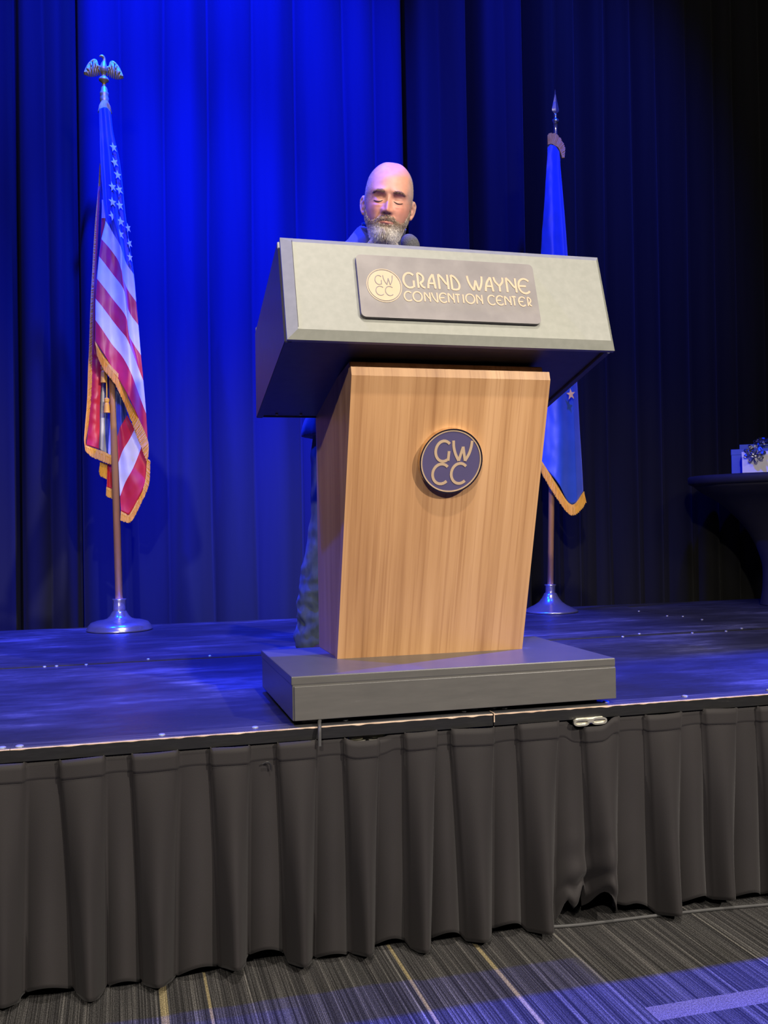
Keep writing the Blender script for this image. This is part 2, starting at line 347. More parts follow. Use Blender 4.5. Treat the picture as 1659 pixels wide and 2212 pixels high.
# ------------------------------------------------------------------ lectern
LX0, LX1 = -.266, .543; LC = .1385
lec = thing('lectern', 'wooden lectern with a wide silver front panel and charcoal base near the stage edge', 'lectern', (LC, .25, S))
z0 = S + .013
obj('foot', box(LX0 + .03, LX0 + .08, .04, .45, S + .0012, z0), M_rubber, lec); obj('foot', box(LX1 - .08, LX1 - .03, .055, .45, S + .0012, z0), M_rubber, lec)
bse = obj('base', box(LX0 + .004, LX1, .013, .489, z0, S + .1125, .003), M_base, lec)
obj('front_board', box(LX0 + .008, LX1 - .001, .0085, .0145, z0 + .001, S + .091, .0018), M_base, bse)
obj('top_board', box(LX0 + .002, LX1, .012, .492, S + .0935, S + .1135, .003), M_base, bse)
cx0, cx1 = -.106, .3975
cp = [(.262, S + .112), (.497, S + .112), (.497, 1.32), (.085, 1.375), (.072, 1.345)]
col = obj('column', prism(cp, cx0 + .004, cx1 - .004, .002), M_wood, lec)
# front board of the column: leaning slab, chamfered top arris
def front_board():
    bm = bmesh.new(); zb, zt = S + .1125, 1.357; f = lambda z: .2475 + (.04 - .2475) * (z - zb) / (zt - zb)
    ch = .016; n = []
    th = .024
    zc = zt - .021
    P = lambda x, y, z: bm.verts.new((x, y, z))
    fb = [P(cx0 + .0, f(zb), zb), P(cx1 - .0, f(zb), zb), P(cx1 - .0, f(zc), zc), P(cx0 + .0, f(zc), zc)]
    ft = [P(cx0 + .016, f(zt) + .012, zt), P(cx1 - .002, f(zt) + .012, zt)]
    # inset chamfer corner as on the mitred top edge
    bk = [P(cx0, f(zb) + th, zb), P(cx1, f(zb) + th, zb), P(cx1, f(zt) + th + .012, zt), P(cx0, f(zt) + th + .012, zt)]
    tl = P(cx0, f(zt) + .012, zt); tr = P(cx1, f(zt) + .012, zt)
    # main front face with small side inset at the top
    a = P(cx0 + .018, f(zc), zc); b_ = P(cx1 - .014, f(zc), zc)
    bm.faces.new((fb[0], fb[1], fb[2], b_, a, fb[3]))
    bm.faces.new((a, b_, ft[1], ft[0])); bm.faces.new((fb[3], a, ft[0], tl)); bm.faces.new((b_, fb[2], tr, ft[1]))
    bm.faces.new((tl, ft[0], ft[1], tr, bk[2], bk[3])); bm.faces.new((fb[0], fb[3], tl, bk[3], bk[0])); bm.faces.new((fb[1], bk[1], bk[2], tr, fb[2]))
    bm.faces.new((bk[0], bk[3], bk[2], bk[1])); bm.faces.new((fb[0], bk[0], bk[1], fb[1]))
    bmesh.ops.recalc_face_normals(bm, faces=bm.faces[:]); return bm
obj('front_board', front_board(), M_woodf, col)
# desk head
T = Vector((0, .08, .25)).normalized(); NN = Vector((0, -T.z, T.y)); PB = Vector((LC, -.012, 1.403)); PLEN = .2625
side = [(.012, 1.402), (.490, 1.281), (.490, 1.512), (.093, 1.651)]
desk = thing('desk_head', '', '', (LC, .25, 1.4)); del desk['label']; del desk['category']
desk.parent = lec; desk.matrix_parent_inverse = Matrix.Translation(-lec.location)
for xs in ((LX0 - .002, LX0 + .016), (LX1 - .016, LX1 + .002)):
    o = obj('side_panel', prism(side, *xs, .0015), M_dark, desk)
obj('bottom_panel', prism([(.014, 1.420), (.484, 1.3), (.484, 1.288), (.014, 1.408)], LX0 + .017, LX1 - .017), M_dark, desk)
obj('reading_top', prism([(.092, 1.648), (.488, 1.509), (.488, 1.494), (.092, 1.632)], LX0 + .017, LX1 - .017), M_dark, desk)
obj('back_lip', prism([(.486, 1.284), (.497, 1.284), (.497, 1.530), (.486, 1.530)], LX0, LX1, .002), M_dark, desk)
for sx in (-.215, -.148, .43, .5): obj('screw', lathe([(.004, -.003), (.004, 0), (0, .0001)], 10, (sx, .47, 1.2905 )), M_bolt, desk)
def pl(u, v, n=0): return PB + Vector((u, 0, 0)) + T * (PLEN / 2 + v) + NN * (.012 + n)   # panel coordinates, n outwards
def panel():
    bm = bmesh.new(); hw, hh = .4045, PLEN / 2
    q = lambda l, r, b, t, n: [bm.verts.new(pl(*p, n)) for p in ((-hw + l, -hh + b), (hw - r, -hh + b), (hw - r, hh - t), (-hw + l, hh - t))]
    A = q(0, 0, 0, 0, -.022); B = q(0, 0, 0, 0, -.012); D = q(.024, .012, .021, .017, 0)
    bm.faces.new(A[::-1])
    for a, b in ((A, B), (B, D)):
        for i in range(4): bm.faces.new((a[i], a[(i + 1) % 4], b[(i + 1) % 4], b[i]))
    bm.faces.new(D); bmesh.ops.recalc_face_normals(bm, faces=bm.faces[:]); return bm
pan = obj('front_panel', panel(), M_silver, desk)
ob = obj('panel_seam', tube([pl(-.3795, -.105, .0003), pl(-.3795, .118, .0003)], .0007, 6), M_dark, desk)

def ribbon(polys, wd, th, place):                    # flat letter strokes; place(u, v, n) -> world
    bm = bmesh.new()
    for ip, P in enumerate(polys):
        th_ = th + ip * .00012
        P = [np.array(p, float) for p in P]; n = len(P); closed = np.linalg.norm(P[0] - P[-1]) < 1e-6
        L, Rr = [], []
        for i in range(n):
            a = P[i - 1] if i > 0 else (P[-2] if closed else P[0]); b = P[i + 1] if i < n - 1 else (P[1] if closed else P[-1])
            d = b - a; d = d / (np.linalg.norm(d) + 1e-12); nn = np.array([-d[1], d[0]]) * wd / 2
            L.append(P[i] + nn); Rr.append(P[i] - nn)
        f = [[bm.verts.new(place(p[0], p[1], th_)) for p in X] for X in (L, Rr)]; g = [[bm.verts.new(place(p[0], p[1], 0)) for p in X] for X in (L, Rr)]
        for i in range(n - 1):
            bm.faces.new((f[0][i], f[1][i], f[1][i + 1], f[0][i + 1]))
            bm.faces.new((f[0][i], f[0][i + 1], g[0][i + 1], g[0][i])); bm.faces.new((f[1][i + 1], f[1][i], g[1][i], g[1][i + 1]))
        if not closed:
            bm.faces.new((f[0][0], g[0][0], g[1][0], f[1][0])); bm.faces.new((f[0][-1], f[1][-1], g[1][-1], g[0][-1]))
    return bm
def arc(cx, cy, rx, ry, a0, a1, n=22): return [(cx + rx * math.cos(math.radians(a)), cy + ry * math.sin(math.radians(a))) for a in np.linspace(a0, a1, n)]
cm = lambda pts: [tuple(p) for p in catmull(pts, 6)]
GL = {'C': [arc(.58, .5, .58, .5, 46, 314)], 'O': [arc(.5, .5, .5, .5, 0, 360, 33)], 'I': [[(.5, 0), (.5, 1)]],
      'G': [arc(.58, .5, .58, .5, 46, 305) + [(.95, .06)], [(.95, .035), (.97, .5)]],
      'E': [arc(.56, .5, .56, .5, 42, 318), [(.03, .49), (.68, .49)]],
      'T': [cm([(0, .9), (.18, .97), (.5, .98), (.82, .97), (1, .9)]), [(.5, .98), (.5, 0)]],
      'N': [[(0, 0), (0, 1)], cm([(0, 1), (.35, .78), (.72, .45), (1, .3)]), [(1, 0), (1, 1)]],
      'D': [[(.02, 0), (.02, 1)], cm([(.02, 1), (.45, .88), (.82, .62), (1, .34), (.9, .1), (.6, 0), (.02, .01)])],
      'R': [[(.04, 0), (.04, 1)], cm([(.04, 1), (.45, .95), (.80, .78), (.82, .58), (.62, .42), (.34, .38)]), cm([(.34, .38), (.5, .17), (.74, .06), (1, .02)])],
      'A': [cm([(0, 0), (.08, .3), (.32, .66), (.80, 1)]), [(.80, 1), (1, 0)], [(.12, .36), (.9, .36)]],
      'Y': [cm([(0, 1), (.14, .7), (.52, .40)]), cm([(1, 1), (.93, .68), (.56, .40)]), [(.55, .44), (.55, 0)]],
      'V': [cm([(0, 1), (.14, .66), (.45, .3), (.93, 0)]), [(.93, 0), (.93, 1)]],
      'W': [cm([(0, 1), (.04, .68), (.16, .34), (.36, 0)]), [(.36, 0), (.54, .70)], [(.54, .70), (.70, 0)], cm([(.70, 0), (.88, .34), (.97, .68), (1, 1)])]}
def letter(ch, u0, u1, v0, v1, wd, th, place, m, parent):
    h = wd / 2; u0 += h; u1 -= h; v0 += h * .6; v1 -= h * .6
    if ch == 'I': u0 -= h; u1 += h
    polys = [[(u0 + x * (u1 - u0), v0 + y * (v1 - v0)) for x, y in P] for P in GL[ch]]
    return obj('letter', ribbon(polys, wd, th, place), m, parent)
def rrect(hw, hh, r, n=6):
    out = []
    for cx, cy, a in ((hw - r, hh - r, 0), (-hw + r, hh - r, 90), (-hw + r, -hh + r, 180), (hw - r, -hh + r, 270)):
        out += [(cx + r * math.cos(math.radians(a + 90 * k / n)), cy + r * math.sin(math.radians(a + 90 * k / n))) for k in range(n + 1)]
    return out
def slab(outline, n0, n1, place, bev=0):
    bm = bmesh.new(); a = [bm.verts.new(place(u, v, n0)) for u, v in outline]; b = [bm.verts.new(place(u, v, n1)) for u, v in outline]
    bm.faces.new(a[::-1]); bm.faces.new(b); k = len(outline)
    for i in range(k): bm.faces.new((a[i], a[(i + 1) % k], b[(i + 1) % k], b[i]))
    bmesh.ops.recalc_face_normals(bm, faces=bm.faces[:]); return bm
PC = (-.0125, .003)
plate = obj('name_plate', slab([(u + PC[0], v + PC[1]) for u, v in rrect(.2215, .0815, .012)], .0002, .010, pl), M_plate, lec)
LET = [('G',-.1277,-.0969,.0006,.0429),('R',-.0931,-.0708,.0014,.0439),('A',-.0687,-.0455,.0011,.0428),('N',-.0408,-.0134,.001,.0437),('D',-.0096,.0148,.0017,.0432),('W',.0316,.0735,.0021,.0439),('A',.0751,.0993,.0013,.0432),('Y',.0988,.127,.0022,.0442),('N',.1309,.1593,.0018,.044),('E',.1613,.1948,.0011,.044)]
LET2 = [('C',-.129,-.1079,-.0339,-.0071),('O',-.1077,-.0825,-.0341,-.0067),('N',-.0797,-.0631,-.0334,-.0072),('V',-.0616,-.0441,-.0345,-.0067),('E',-.0431,-.0218,-.034,-.0068),('N',-.0211,-.0042,-.0334,-.0066),('T',-.0031,.011,-.0329,-.008),('I',.0161,.0193,-.0327,-.0076),('O',.0222,.0477,-.0329,-.006),('N',.0495,.0666,-.033,-.0068),('C',.0779,.099,-.0339,-.0065),('E',.0993,.1205,-.0333,-.0065),('N',.1214,.1392,-.033,-.007),('T',.1399,.1533,-.0331,-.0062),('E',.1566,.1771,-.0337,-.0067),('R',.1797,.1928,-.0328,-.007)]
pf = lambda u, v, n: pl(u, v, .010 + n)
for L in LET: letter(*L, .0052, .0009, pf, M_cream, plate)
for L in LET2: letter(*L, .0036, .0009, pf, M_cream, plate)
EC = (-.1729, .0048)
obj('emblem', slab([(EC[0] + .0385 * math.cos(a), EC[1] + .0395 * math.sin(a)) for a in np.linspace(0, 2 * math.pi, 49)[:-1]], 0, .0009, pf), M_cream, plate)
obj('ring', ribbon([[(EC[0] + .0415 * math.cos(a), EC[1] + .0430 * math.sin(a)) for a in np.linspace(0, 2 * math.pi, 61)]], .0020, .0009, pf), M_cream, plate)
for L in (('G',-.1947,-.1772,.006,.0311),('W',-.1751,-.1504,.0064,.0321),('C',-.1951,-.175,-.0223,.0028),('C',-.1723,-.1526,-.022,.0035)): letter(*L, .0019, .0016, pf, M_plate, plate)
# round badge on the column
ct = Vector((0, .04 - .2475, 1.357 - S - .1125)).normalized(); cn = Vector((0, -ct.z, ct.y))
zc = 1.143; yc = .2475 + (.04 - .2475) * (zc - S - .1125) / (1.357 - S - .1125)
bp = lambda u, v, n: Vector((.1500, yc, zc)) + Vector((u, 0, 0)) + ct * v + cn * n
circ = lambda r, n=64: [(r * math.cos(a), r * math.sin(a)) for a in np.linspace(0, 2 * math.pi, n + 1)[:-1]]
BR = .0800
bd = obj('round_badge', slab(circ(BR), .0002, .016, bp), M_navy, lec)
obj('rim', ribbon([circ(BR - .0008) + [circ(BR - .0008)[0]]], .0030, .018, bp), M_chrome_b, bd)
obj('ring', ribbon([circ(BR * .945) + [circ(BR * .945)[0]]], .0032, .0012, lambda u, v, n: bp(u, v, .016 + n)), M_cream, bd)
for ch, a0, a1, b0, b1 in (('G', -.556, -.04, -.03, .64), ('W', -.02, .65, -.01, .65), ('C', -.60, -.05, -.72, -.06), ('C', -.013, .53, -.71, -.04)):
    letter(ch, a0 * .0815, a1 * .0815, b0 * .0815, b1 * .0815, .0068, .0012, lambda u, v, n: bp(u, v, .016 + n), M_cream, bd)

# microphone
mic = thing('microphone', 'black gooseneck microphone with foam ball standing on the lectern desk', 'microphone', (.165, .30, 1.572))
obj('neck', tube(catmull([(.175, .30, 1.585), (.177, .305, 1.64), (.168, .335, 1.70), (.157, .372, 1.737)], 6), .005, 10), M_black, mic)
obj('collar', lathe([(.010, 0), (.010, .006), (.009, .012), (.007, .02)], 20, (.175, .30, 1.5835)), M_black, mic)
bm = bmesh.new(); bmesh.ops.create_icosphere(bm, subdivisions=4, radius=1)
mm = Matrix.Translation((.149, .392, 1.752)) @ Matrix.Rotation(math.radians(-28), 4, 'Y') @ Matrix.Diagonal((.0245, .0245, .031, 1))
for v in bm.verts: v.co = mm @ (v.co * (1 + .02 * noise.noise(v.co * 9)))
M_foam = noisy('microphone_foam', (.035, .035, .04), (.09, .09, .10), 420, .9, bmp=.8)
smooth(obj('windscreen', bm, M_foam, mic))

# ------------------------------------------------------------------ person
per = thing('person', 'person in a dark jacket and jeans standing behind the lectern and looking down', 'person', (.19, .9, S))
HS_ = 1.04
HM = Matrix.Translation((.190, .760, 1.972)) @ Matrix.Rotation(math.radians(-15), 4, 'Z') @ Matrix.Rotation(math.radians(10), 4, 'X') @ Matrix.Rotation(math.radians(7.5), 4, 'Y') @ Matrix.Diagonal((HS_ * .95, HS_, HS_, 1)) @ Matrix.Translation((0, 0, -.10))
HI = np.array(HM.inverted()); HMn = np.array(HM)
def to_w(P): P = np.asarray(P, float); return P @ HMn[:3, :3].T + HMn[:3, 3]
def interp(z, tab):
    zz = [a for a, _ in tab]; vv = [b for _, b in tab]
    o = np.argsort(zz); zz = np.array(zz)[o]; vv = np.array(vv)[o]
    return np.interp(z, zz, vv)
def smoothtab(tab, n=160):
    P = catmull(sorted(tab), 10); return [(p[0], p[1]) for p in P]
WT = smoothtab([(.2335, .001), (.231, .020), (.224, .036), (.209, .053), (.185, .0675), (.155, .0745), (.125, .0755), (.095, .0725), (.065, .0675), (.038, .057), (.015, .046), (.0, .037), (-.012, .044), (-.03, .055), (-.06, .058), (-.10, .064)])
FT = smoothtab([(.2335, -.018), (.231, .010), (.224, .030), (.209, .053), (.185, .074), (.155, .087), (.137, .092), (.118, .087), (.095, .090), (.065, .092), (.038, .090), (.015, .083), (.0, .068), (-.012, .040), (-.03, .022), (-.06, .018), (-.10, .022)])
BT = smoothtab([(.2335, .022), (.231, .045), (.224, .065), (.209, .083), (.185, .098), (.155, .104), (.125, .100), (.095, .090), (.065, .078), (.038, .072), (.015, .070), (.0, .070), (-.012, .070), (-.03, .071), (-.06, .075), (-.10, .085)])
G = lambda a, s: np.exp(-(a / s) ** 2)
def detail(x, z):                                    # forward relief of the face
    ax = np.abs(x); d = 0
    sg = .0055 + .0055 * np.clip((.125 - z) / .045, 0, 1)
    nh = np.interp(z, [.060, .069, .073, .078, .084, .092, .105, .118, .130], [0, .003, .016, .0235, .0235, .019, .0125, .007, 0])
    d = d + nh * G(x, sg)
    d = d + .0075 * G(ax - .0145, .0065) * G(z - .0795, .0075)
    d = d - .0095 * G(ax - .029, .0145) * G(z - .117, .0095)
    d = d - .004 * G(ax - .016, .006) * G(z - .120, .010)
    d = d + .0075 * G(ax - .031, .0125) * G(z - .1125, .0075)
    d = d + .0045 * G(ax - .030, .018) * G(z - .1365, .007) - .002 * G(x, .007) * G(z - .137, .009)
    d = d - .0028 * G(ax - .031, .013) * G(z - .1005, .0028) + .0022 * G(ax - .032, .015) * G(z - .0955, .004)
    d = d + .004 * G(ax - .042, .016) * G(z - .086, .014)
    nl = .019 + (.080 - z) * .42
    d = d - .0025 * G(ax - nl, .0045) * ((z < .082) & (z > .044))
    d = d + .0045 * G(x, .020) * G(z - .0585, .0055) - .0050 * G(x, .026) * G(z - .0515, .0024) + .0055 * G(x, .018) * G(z - .0445, .005) - .003 * G(x, .02) * G(z - .034, .005) + .004 * G(x, .018) * G(z - .016, .01)
    d = d - .003 * G(ax - .066, .012) * G(z - .135, .02)
    return d
def head_pt(th, z, off=0):                            # th = 0 faces forward, local coordinates (x, y, z), forward is -y
    w_, f_, b_ = interp(z, WT), interp(z, FT), interp(z, BT)
    s, c = np.sin(th), np.cos(th); e = .90
    x = w_ * np.sign(s) * np.abs(s) ** e; d = np.where(c > 0, f_, b_)
    y = -np.sign(c) * np.abs(c) ** e * d
    fr = np.clip(c * 1.6 - .1, 0, 1)
    y = y - detail(x, z) * fr * (z > -.005)
    return np.stack([x, y, np.where(z < .075, .075 - (.075 - z) * .88, z) + 0 * x], -1)
def head_nrm(th, z):
    e = 1e-3
    a = head_pt(th + e, z) - head_pt(th - e, z); b = head_pt(th, z + e) - head_pt(th, z - e)
    n = np.cross(a, b); return n / (np.linalg.norm(n, axis=-1, keepdims=True) + 1e-12)
def add_arrays(bm, V, closed_u=True):
    V = np.asarray(V); rows = [[bm.verts.new(p) for p in r] for r in V]; n = len(rows[0])
    for a, b in zip(rows, rows[1:]):
        for i in range(n if closed_u else n - 1): bm.faces.new((a[i], a[(i + 1) % n], b[(i + 1) % n], b[i]))
    bm.faces.new(rows[0][::-1]); bm.faces.new(rows[-1]); return bm
def capsule(bm, p0, r0, p1, r1, n=18, sq=1.0):
    p0, p1 = Vector(p0), Vector(p1); d = p1 - p0; L = d.length; q = d.to_track_quat('Z', 'Y').to_matrix()
    prof = [(r0 * math.sin(a), -r0 * math.cos(a)) for a in np.linspace(.12, math.pi / 2, 6)] + [(r1 * math.cos(a), L + r1 * math.sin(a)) for a in np.linspace(0, math.pi / 2 - .12, 6)]
    add_arrays(bm, [[p0 + q @ Vector((r * math.cos(t), sq * r * math.sin(t), h)) for t in np.linspace(0, 2 * math.pi, n + 1)[:-1]] for r, h in prof])
def chain(bm, pts, rad, sq=1.0):
    for i in range(len(pts) - 1): capsule(bm, pts[i], rad[i], pts[i + 1], rad[i + 1], sq=sq)
def loft(bm, secs, n=40, e=.85):                      # secs: (cx, cy, z, rx, ry)
    V = []
    for s in catmull(secs, 5):
        cx, cy, z, rx, ry = s
        V.append([(cx + rx * math.copysign(abs(math.cos(t)) ** e, math.cos(t)), cy + ry * math.copysign(abs(math.sin(t)) ** e, math.sin(t)), z) for t in np.linspace(0, 2 * math.pi, n + 1)[:-1]])
    add_arrays(bm, V)
def remeshed(bm, voxel, name):
    me = bpy.data.meshes.new(name); bmesh.ops.recalc_face_normals(bm, faces=bm.faces[:]); bm.to_mesh(me); bm.free()
    t = bpy.data.objects.new('tmp', me); C.objects.link(t)
    md = t.modifiers.new('r', 'REMESH'); md.mode = 'VOXEL'; md.voxel_size = voxel; md.use_smooth_shade = True
    dg = bpy.context.evaluated_depsgraph_get(); out = bpy.data.meshes.new_from_object(t.evaluated_get(dg)); out.name = name
    bpy.data.objects.remove(t); bpy.data.meshes.remove(me)
    return out
def get_co(me): a = np.empty(len(me.vertices) * 3, np.float32); me.vertices.foreach_get('co', a); return a.reshape(-1, 3).astype(float)
def set_co(me, P): me.vertices.foreach_set('co', np.asarray(P, np.float32).ravel()); me.update()
def set_col(me, c): 
    at = me.color_attributes.new('Col', 'FLOAT_COLOR', 'POINT'); at.data.foreach_set('color', np.c_[c, np.ones(len(c))].astype(np.float32).ravel())

z0_ = S
SHL, SHR = (.030, .90, 1.836), (.365, .89, 1.792)
ELL, ELR = (-.045, .84, 1.60), (.44, .84, 1.60)
WRL, WRR = (.03, .565, 1.585), (.345, .565, 1.585)
bm = bmesh.new()
th = np.r_[np.linspace(-1.35, 1.35, 150), np.linspace(1.35, 2 * math.pi - 1.35, 70)[1:-1]]
zs = np.r_[np.linspace(-.10, -.002, 22), np.linspace(0, .225, 126), np.linspace(.226, .2335, 14)]
# neck rows bend back to the shoulders
V = []
for z in zs:
    P = to_w(head_pt(th, np.full_like(th, z)))
    if z < 0: P = P + np.array([.012, .075, -.012]) * (-z / .10) ** 1.2
    V.append(P)
add_arrays(bm, V)
for s in (-1, 1):                                     # ears: rim, bowl and lobe
    base = [(.073, .006, .118), (.080, .016, .126), (.085, .024, .118), (.084, .022, .102), (.080, .012, .088), (.074, .004, .078)]
    pts = [to_w([s * a, b, c]) for a, b, c in base]
    chain(bm, pts, [.0055 * HS_, .0058 * HS_, .0058 * HS_, .0055 * HS_, .0062 * HS_, .0065 * HS_])
    pts = [to_w([s * a, b, c]) for a, b, c in [(.071, .004, .114), (.076, .014, .108), (.073, .008, .094)]]
    chain(bm, pts, [.009 * HS_, .009 * HS_, .009 * HS_])
loft(bm, [(.2, .93, 1.36, .15, .10), (.2, .93, 1.45, .165, .115), (.2, .93, 1.55, .155, .11), (.2, .925, 1.70, .172, .115), (.2, .91, 1.77, .18, .105), (.2, .905, 1.83, .14, .085), (.2, .90, 1.90, .072, .062)])
capsule(bm, (.2, .89, 1.84), .062, (.2, .85, 1.93), .060)
for sh, el, wr, s in ((SHL, ELL, WRL, -1), (SHR, ELR, WRR, 1)):
    chain(bm, [(.2 + s * .05, .9, 1.83), sh, el, wr], [.06, .056, .042, .027])
    w_ = Vector(wr); pc = Vector((w_.x + s * -.012, .485, 1.566))
    chain(bm, [w_, (w_ + pc) / 2 + Vector((0, 0, .004)), pc], [.026, .028, .024], sq=1.0)
    for k, (dx, ln) in enumerate(((-.030, .062), (-.010, .074), (.011, .070), (.030, .055))):
        b = pc + Vector((dx, -.002, .006)); a1 = b + Vector((dx * .25, -ln * .5, .016)); a2 = a1 + Vector((dx * .1, -ln * .32, .0015)); a3 = a2 + Vector((0, -ln * .26, -.002))
        chain(bm, [b, a1, a2, a3], [.0105, .0095, .0085, .0075])
    tb = (w_ + pc) / 2 + Vector((-s * .020, 0, .004))
    chain(bm, [tb, tb + Vector((-s * .030, -.022, .004)), tb + Vector((-s * .040, -.050, .004)), tb + Vector((-s * .040, -.072, .003))], [.013, .011, .010, .0085])
LEG = ((.105, .93, 1.40), (.035, .88, 1.01), (-.012, .92, .62)), ((.295, .93, 1.40), (.365, .89, 1.01), (.405, .93, .62))
for L in LEG: chain(bm, L, [.082, .056, .038])
for L in LEG: chain(bm, [L[2], (L[2][0], .93, .575), (L[2][0] + (-.01 if L is LEG[0] else .01), .82, .565)], [.036, .03, .024])
me = remeshed(bm, .0027, 'body')
P = get_co(me); loc = P @ HI[:3, :3].T + HI[:3, 3]; x, y, z = loc[:, 0], loc[:, 1], loc[:, 2]; z = np.where(z < .075, .075 - (.075 - z) / .88, z); ax = np.abs(x); f = np.clip(-y / .03, 0, 1)
col = np.tile(np.array([.50, .245, .175]), (len(P), 1))
mix = lambda col, m, c: col * (1 - m[:, None]) + np.array(c) * m[:, None]
col = mix(col, f * .35 * (G(ax - .038, .02) * G(z - .088, .018) + G(x, .013) * G(z - .08, .012)).clip(0, 1), (.52, .16, .11))
col = mix(col, f * .5 * G(ax - .030, .015) * G(z - .103, .006), (.40, .17, .13))
col = mix(col, f * .45 * G(ax - .021, .008) * G(z - .120, .009), (.26, .10, .08))
col = mix(col, f * .85 * G(x, .02) * G(z - .045, .0045), (.52, .19, .15))
col = mix(col, f * .95 * G(ax - .0085, .0042) * G(z - .0725, .0028), (.03, .01, .01))
col = mix(col, f * .9 * G(x, .026) * G(z - .0515, .0017), (.07, .022, .02))
scalp = (np.clip((ax - .052) / .014, 0, 1) * np.clip((z - .11) / .02, 0, 1) * np.clip((.215 - z) / .03, 0, 1)) * (ax < .079) + np.clip((y - .0) / .03, 0, 1) * np.clip((z - .06) / .02, 0, 1)
col = mix(col, np.clip(scalp, 0, 1) * .55, (.36, .31, .30))
set_col(me, col)
def skin_nodes(nt, b):
    a = N(nt, 'ShaderNodeAttribute', attribute_name='Col'); c = coords(nt); v = nz(nt, c, 60, 4); p = nz(nt, c, 900, 2)
    nt.links.new(mixc(nt, .35, a.outputs['Color'], ramp(nt, v, [(.3, (.75, .68, .66)), (.7, (1.12, 1.1, 1.1))]), 'MULTIPLY'), b.inputs['Base Color'])
    b.inputs['Subsurface Weight'].default_value = .12; b.inputs['Subsurface Radius'].default_value = (.006, .002, .001); b.inputs['Subsurface Scale'].default_value = 1
    bump(nt, b, p, .12, .0006)
M_skin = mat('skin', rough=.48, spec=.4, build=skin_nodes)
body = obj('body', me, M_skin, per)
# hair: strands in one mesh per growth
def strands(name, roots, dirs, lens, wid, cols, m, curl=.15):
    n = len(roots); V = np.zeros((n, 4, 3)); rnd = rng.normal(size=(n, 3)); dirs = dirs / np.linalg.norm(dirs, axis=1, keepdims=True)
    s = np.cross(dirs, rnd); s /= np.linalg.norm(s, axis=1, keepdims=True); s2 = np.cross(dirs, s)
    for k in range(3):
        a = 2 * math.pi * k / 3; V[:, k] = roots + (s * math.cos(a) + s2 * math.sin(a)) * wid[:, None]
    V[:, 3] = roots + dirs * lens[:, None] + rnd * lens[:, None] * curl
    i = np.arange(n)[:, None] * 4; F = np.concatenate([i + np.array([0, 1, 3]), i + np.array([1, 2, 3]), i + np.array([2, 0, 3])])
    me = bpy.data.meshes.new(name); me.from_pydata(V.reshape(-1, 3).tolist(), [], F.tolist()); set_col(me, np.repeat(cols, 4, 0)); me.update()
    o = obj(name, me, m, per); return o
def attr_nodes(nt, b):
    a = N(nt, 'ShaderNodeAttribute', attribute_name='Col'); v = nz(nt, coords(nt), 300, 2)
    nt.links.new(mixc(nt, .4, a.outputs['Color'], ramp(nt, v, [(.3, (.6, .6, .6)), (.7, (1.2, 1.2, 1.2))]), 'MULTIPLY'), b.inputs['Base Color'])
M_hair = mat('beard_hair', rough=.55, spec=.3, build=attr_nodes)
HR = HMn[:3, :3] / HS_
def beard_mask(x, z):
    ax = np.abs(x)
    line = np.interp(ax, [0, .012, .026, .034, .046, .056, .064, .070, .08], [.0725, .071, .062, .056, .052, .060, .078, .100, .104])
    m = np.clip((line - z) / .006, 0, 1) * np.clip((z + .016) / .004, 0, 1)
    mouth = (((ax / .024) ** 2 + ((z - .0475) / .0075) ** 2) < 1)
    return m * (1 - mouth)
def beard_col(x, z, n):
    ax = np.abs(x); r = rng.random(n)
    g = np.clip((.046 - z) / .026, 0, 1) * (.55 + .45 * np.clip((ax - .006) / .012, 0, 1))          # greyer towards the chin
    g = np.clip(g * .95 + .30 * (ax > .055) * (z < .07), 0, 1)
    g = np.clip(g + rng.normal(size=n) * .16, 0, 1)[:, None]
    return (1 - g) * np.array([.25, .165, .11]) + g * np.array([.78, .74, .68]) * (.8 + .4 * r[:, None])
nb = 16000; tt = rng.uniform(-1.75, 1.75, nb); zz = rng.uniform(-.014, .108, nb)
L0 = head_pt(tt, zz); mk = beard_mask(L0[:, 0], zz); keep = rng.random(nb) < mk
tt, zz, L0 = tt[keep], zz[keep], L0[keep]; n_ = len(tt); nr = head_nrm(tt, zz); nr *= np.sign((nr * (L0 - np.array([0, 0, .06]))).sum(1))[:, None]
ax = np.abs(L0[:, 0]); chin = np.clip((.040 - zz) / .03, 0, 1)
ln = .0060 + .013 * chin * np.clip(1.2 - ax / .06, .35, 1); ln *= rng.uniform(.75, 1.2, n_) * np.interp(ax, [0, .02, .045], [.90, .90, .85]); must = (zz > .053) & (ax < .03); ln[must] = rng.uniform(.006, .010, must.sum())
dn = np.stack([np.sign(L0[:, 0]) * np.where(must, .55, -.10), -.10 + 0 * zz, -1.0 + 0 * zz], 1) + nr * np.where(must, .35, .55 + .25 * chin)[:, None]
strands('beard', to_w(L0 + nr * .0005), dn @ HR.T, ln * HS_, np.full(n_, .00075), beard_col(L0[:, 0], zz, n_), M_hair, .10)
